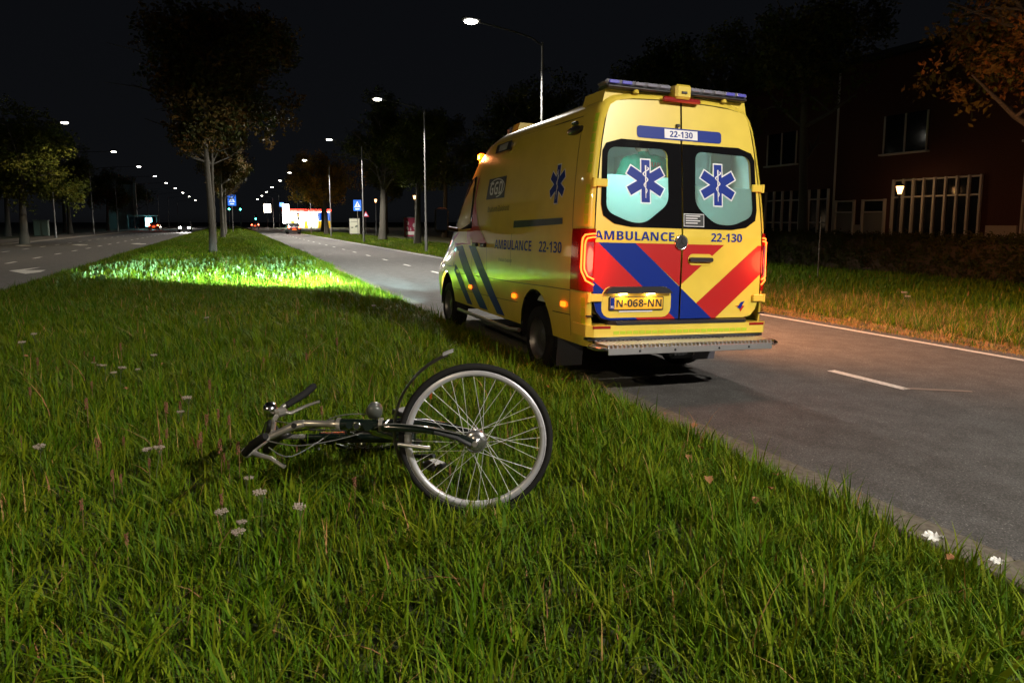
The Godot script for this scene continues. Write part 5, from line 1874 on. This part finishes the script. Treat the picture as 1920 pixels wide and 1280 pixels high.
func make_paramedic(van: Node3D) -> void:
	# stands on the ambulance floor with the back to the rear doors, leaning over the stretcher
	var t := thing("person", "person in a green ambulance jacket seen from behind through the rear window", "person", van.transform * Vector3(0.3, 0.725, -1.12), deg_to_rad(-2.0))
	t.scale = Vector3.ONE * 1.1
	var v := func(x, y, z): return Vector3(x, y, z)
	var skin := mat("skin", lin(0.42, 0.24, 0.17), 0.55)
	var bones := []
	for s in [-1.0, 1.0]:
		bones.append([v.call(s * 0.1, 0.08, 0.02), v.call(s * 0.1, 0.46, 0.0), 0.055, 0.065])
		bones.append([v.call(s * 0.1, 0.46, 0.0), v.call(s * 0.09, 0.88, 0.03), 0.07, 0.095])
		bones.append([v.call(s * 0.1, 0.04, 0.04), v.call(s * 0.11, 0.035, -0.17), 0.045, 0.04])
		bones.append([v.call(s * 0.19, 1.38, -0.06), v.call(s * 0.27, 1.12, -0.16), 0.07, 0.055])
		bones.append([v.call(s * 0.27, 1.12, -0.16), v.call(s * 0.2, 0.98, -0.38), 0.052, 0.038])
	bones.append([v.call(0, 0.92, 0.03), v.call(0, 1.1, 0.0), 0.15, 0.15])
	for s in [-1.0, 1.0]:
		bones.append([v.call(s * 0.07, 1.08, 0.0), v.call(s * 0.1, 1.36, -0.05), 0.125, 0.11])
	bones.append([v.call(0, 1.42, -0.07), v.call(0, 1.53, -0.1), 0.06, 0.052])
	var st := new_st()
	net_mesh(st, bones, 0.022, 0.035)
	# head: skull, jaw, nose, ears
	var head := [[v.call(0, 1.64, -0.11), v.call(0, 1.63, -0.14), 0.092, 0.085], [v.call(0, 1.57, -0.16), v.call(0, 1.55, -0.17), 0.055, 0.042], [v.call(0, 1.62, -0.225), v.call(0, 1.595, -0.24), 0.009, 0.014], [v.call(-0.088, 1.62, -0.11), v.call(-0.09, 1.59, -0.11), 0.016, 0.012], [v.call(0.088, 1.62, -0.11), v.call(0.09, 1.59, -0.11), 0.016, 0.012], [v.call(0, 1.57, -0.11), v.call(0, 1.5, -0.09), 0.055, 0.055]]
	var body := put(st, "jacket_and_trousers", mat("jacket_green", lin(0.01, 0.2, 0.13), 0.75), t)
	st = new_st()
	net_mesh(st, head, 0.011, 0.02)
	put(st, "head", skin, t)
	st = new_st()
	net_mesh(st, [[v.call(0, 1.665, -0.1), v.call(0, 1.65, -0.12), 0.095, 0.09], [v.call(0, 1.6, -0.06), v.call(0, 1.64, -0.07), 0.07, 0.08]], 0.012, 0.03)
	put(st, "hair", mat("hair", lin(0.03, 0.02, 0.012), 0.7), t)
	for s in [-1.0, 1.0]:
		var h := []
		var w: Vector3 = v.call(s * 0.2, 0.975, -0.39)
		h.append([w, w + Vector3(-s * 0.01, -0.02, -0.06), 0.026, 0.03])
		h.append([w + Vector3(s * 0.02, -0.02, -0.06), w + Vector3(-s * 0.03, -0.02, -0.065), 0.017, 0.017])
		for k in 4:
			var root := w + Vector3(s * (0.028 - 0.02 * k), -0.02, -0.07)
			var l: float = [0.05, 0.06, 0.055, 0.042][k]
			h.append([root, root + Vector3(0, -0.012, -l * 0.6), 0.0092, 0.0085])
			h.append([root + Vector3(0, -0.012, -l * 0.6), root + Vector3(0, -0.045, -l), 0.0085, 0.007])
		var th := w + Vector3(-s * 0.028, -0.015, -0.03)
		h.append([th, th + Vector3(-s * 0.025, -0.02, -0.035), 0.0105, 0.0085])
		h.append([th + Vector3(-s * 0.025, -0.02, -0.035), th + Vector3(-s * 0.022, -0.035, -0.06), 0.0085, 0.007])
		st = new_st()
		net_mesh(st, h, 0.0055, 0.006)
		put(st, "hand", skin, t)
	# reflective band and the lettering across the back of the jacket
	var back := func(x, y): return Vector3(x, y, sqrt(maxf(0.0, 0.135 * 0.135 - x * x * 0.45)) - 0.012 - 0.17 * maxf(0.0, y - 1.12))
	put(letters("AMBULANCE", -0.15, 1.335, 0.15, 1.385, back), "lettering", mat("film_red"), body)
	st = new_st()
	patch(st, back, steps(-0.17, 0.17, 8), [1.2, 1.25])
	put(st, "reflective_band", mat("band_silver", lin(0.6, 0.6, 0.62), 0.3, 0.3), body)
	# the stretcher the person leans over
	var b := thing("stretcher", "low stretcher with pale sheet inside the ambulance", "stretcher", van.transform * Vector3(0.2, 0.725, -2.2), deg_to_rad(-2.0))
	st = new_st()
	box(st, Vector3(0, 0.78, 0), Vector3(0.56, 0.1, 1.3), Basis(), 0.04)
	put(st, "mattress", mat("sheet", lin(0.5, 0.6, 0.6), 0.8), b)
	for x in [-0.24, 0.24]:
		for z in [-0.5, 0.5]:
			st = new_st()
			tube(st, [Vector3(x, 0.0, z), Vector3(x, 0.74, z)], 0.018, 8)
			put(st, "leg", mat("alu"), b)

# ---------------------------------------------------------------- the bicycle
func wheel_at(parent: Node3D, called: String, tf: Transform3D, drum: float) -> Node3D:
	# a spoked wheel about the y axis of tf
	var w := Node3D.new()
	w.name = called
	parent.add_child(w, true)
	w.transform = tf
	var st := new_st()
	var prof := []
	for i in 13:
		var a := TAU * i / 12.0
		prof.append(Vector2(0.3325 + 0.0165 * cos(a), 0.0165 * sin(a)))
	lathe(st, prof, 72)
	put(st, "tyre", mat("rubber"), w)
	st = new_st()
	lathe(st, [Vector2(0.318, 0.0165), Vector2(0.3165, 0.017)], 72)
	lathe(st, [Vector2(0.318, -0.0165), Vector2(0.3165, -0.017)], 72)
	put(st, "reflective_line", mat("film_white"), w)
	st = new_st()
	lathe(st, [Vector2(0.316, 0.0115), Vector2(0.3155, 0.0135), Vector2(0.297, 0.0125), Vector2(0.291, 0.006), Vector2(0.290, 0.0), Vector2(0.291, -0.006), Vector2(0.297, -0.0125), Vector2(0.3155, -0.0135), Vector2(0.316, -0.0115)], 72)
	put(st, "rim", mat("rim_silver", lin(0.5, 0.5, 0.54), 0.35, 0.45), w)
	st = new_st()
	lathe(st, [Vector2(0.0, 0.06), Vector2(0.009, 0.06), Vector2(0.009, 0.045), Vector2(0.03, 0.042), Vector2(drum, 0.036), Vector2(drum, 0.018), Vector2(0.028, 0.012), Vector2(0.02, 0.0), Vector2(0.026, -0.03), Vector2(0.04, -0.034), Vector2(0.04, -0.038), Vector2(0.012, -0.042), Vector2(0.009, -0.06), Vector2(0, -0.06)], 32)
	put(st, "hub", mat("hub_silver", lin(0.45, 0.45, 0.46), 0.25, 0.9), w)
	for k in 36:
		var a := TAU * k / 36.0
		var up := 1.0 if k % 2 == 0 else -1.0
		var lead := 0.85 if (k / 2) % 2 == 0 else -0.85
		var r0 := drum * 0.95 if up > 0 else 0.037
		var p0 := Vector3(cos(a + lead) * r0, up * (0.03 if up > 0 else 0.036), sin(a + lead) * r0)
		var p1 := Vector3(cos(a) * 0.292, 0.0, sin(a) * 0.292)
		st = new_st()
		tube(st, [p0, p1], 0.0011, 4, false)
		tube(st, [p1, p1.lerp(p0, 0.045)], 0.0026, 5, false)
		put(st, "spoke", mat("spoke_steel", lin(0.75, 0.75, 0.77), 0.3, 0.4), w)
	st = new_st()
	tube(st, [Vector3(0.29, 0, 0), Vector3(0.25, 0, 0)], 0.003, 5)
	put(st, "valve", mat("chrome"), w)
	return w

func make_bicycle() -> void:
	# It lies on its side: the steering axis runs level across the view and the front wheel, turned square to the frame, stands up facing the camera.
	var gy := 0.3
	var b := thing("bicycle", "dark green city bicycle lying on its side in the long grass", "bicycle", Vector3(0.98, gy, -2.85))
	var u := Vector3(cos(deg_to_rad(22.1)), 0, sin(deg_to_rad(22.1)))           # along the steering axis, from handlebar to wheel
	var near := Vector3(-sin(deg_to_rad(22.1)), 0, cos(deg_to_rad(22.1)))       # towards the camera
	var up := Vector3.UP
	var P := func(a: float, h: float, n := 0.0) -> Vector3: return u * a + up * h + near * n   # a: from hub along the axis, h: above ground, n: towards the camera
	# rear part of the frame: from the head tube away from the camera, sloping down to the ground
	var away := (-near * cos(0.36) - u * sin(0.36)).normalized()
	var back := (away * cos(0.37) - up * sin(0.37)).normalized()
	var H0 := 0.405
	var Q := func(x: float, y: float, side := 0.0) -> Vector3:
		# a point of the upright bicycle (x forward, y up, from the front hub) laid down; side is across the frame
		var a := x * 0.342 - y * 0.94
		var d := -x * 0.94 - y * 0.342
		return u * a + up * H0 + back * (d - 0.03) + up * side * 0.93 - near * side * 0.36
	var green := mat("bike_green", lin(0.004, 0.008, 0.006), 0.22, 0.0, {"coat": 1.0})
	var silver := mat("bike_silver", lin(0.38, 0.36, 0.33), 0.28, 0.7)
	var black := mat("black_plastic")
	# front wheel
	var yaw_turn := Basis(u, up.cross(u) * -1.0, up).orthonormalized()
	var fw := wheel_at(b, "front_wheel", Transform3D(Basis(u, near, u.cross(near)).orthonormalized(), P.call(0.0, 0.345)), 0.052)
	fw.rotate_object_local(Vector3.UP, 0.2)
	# fork: blades bow downwards to the hub
	for s in [-1.0, 1.0]:
		var st := new_st()
		var off := 0.052
		tube(st, [P.call(-0.40, 0.41, s * 0.035), P.call(-0.34, 0.412, s * 0.045), P.call(-0.22, 0.405, s * off), P.call(-0.1, 0.385, s * off), P.call(-0.03, 0.36, s * off), P.call(0.0, 0.345, s * off)], [0.018, 0.018, 0.017, 0.0155, 0.014, 0.013], 10)
		put(st, "fork_blade", green, b)
	var st := new_st()
	tube(st, [P.call(-0.40, 0.41, -0.045), P.call(-0.40, 0.41, 0.045)], 0.018, 10)
	tube(st, [P.call(-0.365, 0.41), P.call(-0.42, 0.41)], 0.022, 12)
	put(st, "fork_crown", green, b)
	st = new_st()
	for s in [-0.052, 0.052]:
		tube(st, [P.call(0, 0.345, s + signf(s) * 0.006), P.call(0, 0.345, s + signf(s) * 0.022)], 0.013, 6)
	put(st, "axle_nut", silver, b)
	st = new_st()
	tube(st, [P.call(-0.015, 0.338, 0.062), P.call(-0.08, 0.372, 0.066), P.call(-0.18, 0.398, 0.066)], [0.012, 0.011, 0.008], 6)
	put(st, "brake_arm", mat("dark_metal"), b)
	# head tube with rings and badge, stem
	st = new_st()
	tube(st, [P.call(-0.42, 0.41), P.call(-0.62, 0.415)], 0.025, 16)
	var ht := put(st, "head_tube", green, b)
	for a in [-0.425, -0.615]:
		st = new_st()
		tube(st, [P.call(a - 0.008, 0.413), P.call(a + 0.008, 0.413)], 0.031, 16)
		put(st, "headset_ring", silver, ht)
	st = new_st()
	lathe(st, [Vector2(0, 0.004), Vector2(0.014, 0.003), Vector2(0.019, 0.004), Vector2(0.02, 0)], 20, Transform3D(Basis(u, near, u.cross(near)).orthonormalized(), P.call(-0.53, 0.414, 0.0245)))
	put(st, "head_badge", mat("chrome"), ht)
	st = new_st()
	lathe(st, [Vector2(0, 0.0055), Vector2(0.012, 0.0045)], 16, Transform3D(Basis(u, near, u.cross(near)).orthonormalized(), P.call(-0.53, 0.414, 0.0245)))
	put(st, "badge_field", mat("film_dark"), ht)
	st = new_st()
	tube(st, [P.call(-0.62, 0.415), P.call(-0.655, 0.416), P.call(-0.66, 0.416), P.call(-0.78, 0.418)], [0.019, 0.019, 0.0155, 0.0155], 12)
	tube(st, [P.call(-0.77, 0.418), P.call(-0.81, 0.41), P.call(-0.865, 0.385), P.call(-0.93, 0.355)], [0.021, 0.026, 0.02, 0.019], 10, true, 0.8)
	put(st, "stem", silver, b)
	st = new_st()
	tube(st, [P.call(-0.81, 0.415, 0.02), P.call(-0.81, 0.415, 0.026)], 0.012, 12)
	put(st, "stem_bolt", black, b)
	# handlebar: across towards and away from the camera, with swept grips
	var bar := []
	for p in [[-0.86, 0.45, 0.30], [-0.94, 0.37, 0.24], [-0.955, 0.345, 0.15], [-0.935, 0.35, 0.06], [-0.93, 0.355, 0.0], [-0.935, 0.36, -0.06], [-0.96, 0.39, -0.15], [-0.945, 0.43, -0.24], [-0.86, 0.475, -0.30]]:
		bar.append(P.call(p[0], p[1], p[2]))
	st = new_st()
	tube(st, bar, 0.0118, 10)
	put(st, "handlebar", silver, b)
	st = new_st()
	tube(st, [P.call(-0.945, 0.365, 0.245), P.call(-0.9, 0.41, 0.285), P.call(-0.84, 0.455, 0.32), P.call(-0.825, 0.465, 0.33)], [0.016, 0.018, 0.0175, 0.014], 10)
	put(st, "grip", mat("rubber"), b)
	st = new_st()
	tube(st, [P.call(-0.93, 0.435, -0.245), P.call(-0.86, 0.475, -0.30), P.call(-0.83, 0.5, -0.35), P.call(-0.82, 0.505, -0.36)], [0.016, 0.018, 0.0175, 0.014], 10)
	put(st, "grip", mat("rubber"), b)
	for s in [1.0, -1.0]:
		st = new_st()
		var h0 := 0.355 if s > 0 else 0.415
		box(st, P.call(-0.945, h0, s * 0.2), Vector3(0.06, 0.04, 0.045), Basis(Vector3.UP, 0.4), 0.012)
		tube(st, [P.call(-0.94, h0, s * 0.2), P.call(-0.9, h0 - 0.01, s * 0.215), P.call(-0.84, h0 - 0.012 if s > 0 else h0 + 0.015, s * 0.245), P.call(-0.79, h0 - 0.035 if s > 0 else h0 + 0.03, s * 0.265), P.call(-0.775, h0 - 0.04 if s > 0 else h0 + 0.032, s * 0.27)], [0.014, 0.014, 0.0105, 0.009, 0.011], 8, true, 0.7)
		put(st, "brake_lever", silver, b)
	st = new_st()
	lathe(st, [Vector2(0.03, -0.03), Vector2(0.034, 0.0), Vector2(0.028, 0.018), Vector2(0, 0.026)], 16, Transform3D(Basis(Vector3.RIGHT, 0.5), P.call(-0.99, 0.435, -0.19)))
	put(st, "bell", mat("chrome"), b)
	# lamp on the fork crown
	st = new_st()
	lathe(st, [Vector2(0, 0.03), Vector2(0.03, 0.026), Vector2(0.038, 0.012), Vector2(0.034, -0.02), Vector2(0.018, -0.04), Vector2(0, -0.042)], 20, Transform3D(Basis(u, 0.35) * Basis(u, near, u.cross(near)).orthonormalized(), P.call(-0.455, 0.475, -0.01)))
	var hl := put(st, "headlamp", mat("lamp_case", lin(0.06, 0.065, 0.06), 0.3), b)
	st = new_st()
	tube(st, [P.call(-0.44, 0.42), P.call(-0.45, 0.45, -0.005)], 0.006, 6)
	put(st, "lamp_bracket", black, hl)
	# cables
	for c in [[[-0.93, 0.36, 0.06], [-0.78, 0.345, 0.09], [-0.62, 0.36, 0.06], [-0.5, 0.385, 0.03]], [[-0.935, 0.40, -0.1], [-0.75, 0.4, -0.03], [-0.62, 0.452, 0.0], [-0.52, 0.462, 0.0], [-0.45, 0.455, 0.0]], [[-0.45, 0.405, 0.03], [-0.4, 0.43, 0.06], [-0.33, 0.435, 0.065], [-0.2, 0.42, 0.07], [-0.06, 0.39, 0.07]], [[-0.9, 0.34, 0.1], [-0.8, 0.3, 0.1], [-0.66, 0.36, -0.05]]]:
		st = new_st()
		var pts := []
		var ctrl := []
		for p in c:
			ctrl.append(P.call(p[0], p[1], p[2]))
		for i in ctrl.size() - 1:
			for k in 5:
				pts.append(ctrl[i].cubic_interpolate(ctrl[i + 1], ctrl[maxi(i - 1, 0)], ctrl[mini(i + 2, ctrl.size() - 1)], k / 5.0))
		pts.append(ctrl[-1])
		tube(st, pts, 0.0026, 5)
		put(st, "cable", mat("cable_grey", lin(0.1, 0.1, 0.095), 0.4), b)
	# front mudguard, sprung away from the tyre
	var guard := func(c: Callable, a0: float, a1: float, r0: float, r1: float) -> SurfaceTool:
		var s2 := new_st()
		patch(s2, func(t, w):
			var a: float = lerpf(a0, a1, t)
			var r: float = lerpf(r0, r1, t) - 0.012 * w * w
			return c.call(cos(a) * r, sin(a) * r, w * 0.026), steps(0, 1, 24), [-1.0, -0.6, 0.0, 0.6, 1.0])
		return s2
	var front_c := func(x, y, n): return P.call(x, 0.345 + y, n)
	put(guard.call(front_c, deg_to_rad(200), deg_to_rad(107), 0.362, 0.415), "mudguard", mat("guard_dark", lin(0.035, 0.033, 0.028), 0.35, 0.0, {"coat": 0.5}), b)
	put(guard.call(front_c, deg_to_rad(110), deg_to_rad(103), 0.422, 0.426), "mudguard_tip", mat("guard_tip", lin(0.3, 0.3, 0.31), 0.4), b)
	st = new_st()
	tube(st, [P.call(-0.345, 0.33, 0.03), P.call(-0.2, 0.32, 0.05)], 0.009, 8)
	put(st, "mudguard_bolt", mat("alu"), b)
	st = new_st()
	tube(st, [P.call(-0.30, 0.372, -0.03), P.call(-0.2, 0.385, -0.03)], 0.007, 6)
	put(st, "dynamo_rod", mat("chrome"), b)
	st = new_st()
	box(st, P.call(-0.212, 0.53, -0.1), Vector3(0.012, 0.05, 0.012), Basis(), 0.003)
	put(st, "orange_reflector", mat("reflector_orange", lin(0.9, 0.2, 0.02), 0.3), b)
	# frame
	st = new_st()
	tube(st, [Q.call(-0.165, 0.46), Q.call(-0.4, 0.3), Q.call(-0.66, 0.03)], 0.023, 12)
	tube(st, [Q.call(-0.19, 0.54), Q.call(-0.45, 0.42), Q.call(-0.74, 0.22)], 0.016, 12)
	tube(st, [Q.call(-0.66, -0.05), Q.call(-0.84, 0.47)], 0.016, 12)
	for s in [-0.06, 0.06]:
		tube(st, [Q.call(-0.66, -0.06, s * 0.5), Q.call(-1.1, 0.0, s)], 0.01, 8)
		tube(st, [Q.call(-0.82, 0.4, s * 0.3), Q.call(-1.1, 0.0, s)], 0.008, 8)
	tube(st, [Q.call(-0.66, -0.06, -0.04), Q.call(-0.66, -0.06, 0.04)], 0.024, 12)
	put(st, "frame", green, b)
	var rw := wheel_at(b, "rear_wheel", Transform3D(Basis(u, back.cross(u) * -1.0, back).orthonormalized(), Q.call(-1.1, 0.0)), 0.045)
	var rear_c := func(x, y, n): return Q.call(-1.1 + x, y, n)
	put(guard.call(rear_c, deg_to_rad(-10), deg_to_rad(215), 0.362, 0.364), "mudguard", mat("guard_dark"), b)
	# chain case, crank, pedals
	st = new_st()
	var cc := PackedVector2Array()
	for i in 13:
		var a := -PI / 2 + PI * i / 12
		cc.append(Vector2(-0.66, -0.06) + Vector2(cos(a), sin(a)) * 0.1)
	for i in 13:
		var a := PI / 2 + PI * i / 12
		cc.append(Vector2(-1.1, 0.0) + Vector2(cos(a), sin(a)) * 0.055)
	var org: Vector3 = Q.call(0.0, 0.0, 0.05)
	prism(st, cc, 0.04, Transform3D(Basis(Q.call(1.0, 0.0, 0.05) - org, Q.call(0.0, 1.0, 0.05) - org, Q.call(0.0, 0.0, 1.05) - org), org))
	put(st, "chain_case", black, b)
	for s in [-1.0, 1.0]:
		st = new_st()
		tube(st, [Q.call(-0.66, -0.06, s * 0.1), Q.call(-0.66 - s * 0.16, -0.1, s * 0.105)], 0.011, 8)
		var cr := put(st, "crank", mat("dark_metal"), b)
		st = new_st()
		var pc: Vector3 = Q.call(-0.66 - s * 0.16, -0.1, s * 0.15)
		box(st, pc, Vector3(0.09, 0.03, 0.1), Basis(Vector3.UP, 0.4), 0.006)
		put(st, "pedal", black, cr)
	# seat post and saddle
	st = new_st()
	tube(st, [Q.call(-0.84, 0.47), Q.call(-0.88, 0.6)], 0.0125, 10)
	put(st, "seat_post", silver, b)
	st = new_st()
	var seat := []
	for p in [[-0.72, 0.63, 0.02], [-0.78, 0.645, 0.03], [-0.86, 0.64, 0.06], [-0.94, 0.645, 0.095], [-0.985, 0.655, 0.085]]:
		seat.append([Q.call(p[0], p[1], -p[2]), Q.call(p[0], p[1] + 0.025, 0.0), Q.call(p[0], p[1], p[2]), Q.call(p[0], p[1] - 0.04, 0.0)])
	st.set_smooth_group(1)
	for i in seat.size() - 1:
		for k in 4:
			quad(st, seat[i][k], seat[i + 1][k], seat[i + 1][(k + 1) % 4], seat[i][(k + 1) % 4])
	quad(st, seat[0][0], seat[0][1], seat[0][2], seat[0][3])
	quad(st, seat[4][0], seat[4][3], seat[4][2], seat[4][1])
	put(st, "saddle", black, b)
	# luggage carrier
	st = new_st()
	for s in [-0.06, 0.0, 0.06]:
		tube(st, [Q.call(-0.86, 0.38, s), Q.call(-1.32, 0.4, s)], 0.006, 6)
	for s in [-0.07, 0.07]:
		tube(st, [Q.call(-1.2, 0.39, s), Q.call(-1.1, 0.0, s)], 0.005, 6)
	put(st, "luggage_carrier", black, b)

# ---------------------------------------------------------------- flowers, leaves, litter
func ground_at(x: float) -> float:
	return ground_y(x)

func make_small_things() -> void:
	# yarrow: thin stems that carry flat heads of small white florets
	var st := new_st()
	st.set_smooth_group(FLAT)
	var r := RandomNumberGenerator.new()
	r.seed = 5
	var first := thing("yarrow", "flat-headed white yarrow flower on a thin stem in the median grass", "flower", Vector3(-1.78, ground_at(-1.78), -7.26), 0.0, "yarrow flowers in the grass")
	tube(st, [Vector3(0, -0.02, 0), Vector3(0.01, 0.12, 0.0), Vector3(0.0, 0.23, 0.01)], 0.0022, 5)
	for k in 6:
		var a := TAU * k / 6
		tube(st, [Vector3(0, 0.2, 0.01), Vector3(cos(a) * 0.02, 0.245, sin(a) * 0.02)], 0.0013, 4)
	put(st, "stem", mat("stem_green", lin(0.06, 0.08, 0.025), 0.7), first)
	st = new_st()
	for i in 70:
		var a := r.randf() * TAU
		var d := sqrt(r.randf()) * 0.03
		box(st, Vector3(cos(a) * d, 0.25 + r.randf_range(-0.006, 0.006), sin(a) * d), Vector3(0.006, 0.003, 0.006), Basis(Vector3(r.randf(), 1, r.randf()).normalized(), r.randf() * 3))
	put(st, "flower_head", mat("petal", lin(0.3, 0.25, 0.21), 0.8), first)
	for p in [[-1.15, 6.67], [-1.08, 6.5], [-0.99, 6.27], [-0.84, 5.86], [-0.9, 6.05], [-0.75, 6.17], [-0.67, 6.61], [-0.35, 4.65], [-0.31, 4.7], [-0.4, 3.71], [-0.44, 3.78], [0.0, 3.31], [-0.07, 2.85], [-0.02, 2.8], [0.19, 2.81], [-0.02, 2.62], [0.06, 2.92], [-0.95, 4.08], [1.3, 11.6], [0.4, 12.4], [0.9, 10.2], [1.7, 9.0], [-1.9, 8.2], [-0.3, 8.8]]:
		var c := copy(first, "yarrow", Vector3(p[0], ground_at(p[0]) - r.randf_range(0, 0.06), -p[1]), r.randf() * TAU)
		c.scale = Vector3.ONE * r.randf_range(0.6, 0.95)
		c.rotation.x = r.randf_range(-0.15, 0.15)
	var daisy := copy(first, "yarrow", Vector3(11.6, -0.16, -9.0), 0.3, "pale flower cluster standing in the verge grass before the hedge")
	daisy.scale = Vector3.ONE * 1.6
	var d2 := copy(first, "yarrow", Vector3(11.75, -0.16, -9.2), 1.3, "pale flower cluster standing in the verge grass before the hedge")
	d2.scale = Vector3.ONE * 1.8
	# dock seed heads: rusty upright spikes
	var dock := thing("seed_head", "rusty brown dock seed spike among the grass blades", "seed head", Vector3(-0.2, ground_at(-0.2), -3.9), 0.0, "dock seed spikes in the grass")
	st = new_st()
	tube(st, [Vector3(0, -0.02, 0), Vector3(0.005, 0.2, 0)], 0.0018, 5)
	put(st, "stem", mat("stem_brown", lin(0.16, 0.09, 0.04), 0.8), dock)
	st = new_st()
	for i in 26:
		var a := r.randf() * TAU
		box(st, Vector3(cos(a) * 0.006, 0.15 + i * 0.0024, sin(a) * 0.006), Vector3(0.006, 0.005, 0.006), Basis(Vector3(r.randf(), 1, r.randf()).normalized(), r.randf() * 3))
	put(st, "seeds", mat("seed_rust", lin(0.17, 0.07, 0.035), 0.8), dock)
	for i in 44:
		var x := r.randf_range(-1.8, 1.2)
		var f := r.randf_range(2.2, 7.5)
		if i % 3 == 0:
			x = r.randf_range(-0.6, 0.3)
			f = r.randf_range(2.6, 4.4)
		var c := copy(dock, "seed_head", Vector3(x, ground_at(x), -f), r.randf() * TAU)
		c.scale = Vector3.ONE * r.randf_range(0.6, 1.15)
	# fallen leaves, on the median edge and the verge
	var lf := thing("fallen_leaf", "curled brown fallen leaf lying by the roadside", "leaf", Vector3(2.6, 0.12, -3.3), 0.0, "fallen leaves by the road")
	st = new_st()
	patch(st, func(a, t):
		var w := sin(PI * clampf(t, 0.02, 0.98)) * 0.028 * (1.0 + 0.25 * sin(t * 22.0))
		return Vector3(a * w, 0.012 + 0.35 * absf(a) * w + 0.01 * sin(t * 5.0), (t - 0.5) * 0.08), [-1.0, -0.5, 0.0, 0.5, 1.0], steps(0, 1, 10))
	put(st, "blade", mat("leaf_brown", lin(0.26, 0.11, 0.045), 0.7), lf)
	st = new_st()
	tube(st, [Vector3(0, 0.012, 0.04), Vector3(0.005, 0.02, 0.065)], 0.0015, 4)
	put(st, "stalk", mat("stem_brown"), lf)
	for i in 70:
		var x := r.randf_range(9.25, 10.9)
		var f := r.randf_range(3.5, 17.0)
		var y := -0.1
		if i < 16:
			x = r.randf_range(2.2, 3.25)
			f = r.randf_range(1.8, 6.0)
			y = ground_at(x) + 0.07
		elif i < 24:
			x = r.randf_range(-2.0, 1.8)
			f = r.randf_range(5.0, 10.0)
			y = ground_at(x) + 0.1
		var c := copy(lf, "fallen_leaf", Vector3(x, y, -f), r.randf() * TAU)
		c.rotation.x = r.randf_range(-0.4, 0.4)
		c.scale = Vector3.ONE * r.randf_range(0.45, 0.9)
	# crumpled tissue near the kerb
	for p in [[Vector3(2.98, 0.15, -2.1), 0.042, "crumpled white tissue lying in the grass at the kerb"], [Vector3(3.18, 0.075, -1.93), 0.03, "small scrap of white tissue beside the kerb stones"], [Vector3(2.3, 0.2, -2.75), 0.022, "tiny white paper scrap in the grass away from the kerb"]]:
		st = new_st()
		var n := FastNoiseLite.new()
		n.seed = 9
		n.frequency = 0.9
		patch(st, func(a, b):
			var d := Vector3(a * 0.9 + 0.25 * n.get_noise_2d(b * 9, a * 7), 0.55 * absf(n.get_noise_2d(a * 5, b * 5)) * 2.2, b * 0.8 + 0.2 * n.get_noise_2d(a * 8, 3 + b * 9))
			return d * p[1], steps(-1, 1, 9), steps(-1, 1, 9))
		var o := put(st, "tissue", mat("paper", lin(0.7, 0.7, 0.68), 0.8), self)
		o.position = p[0]
		tag(o, p[2], "litter")
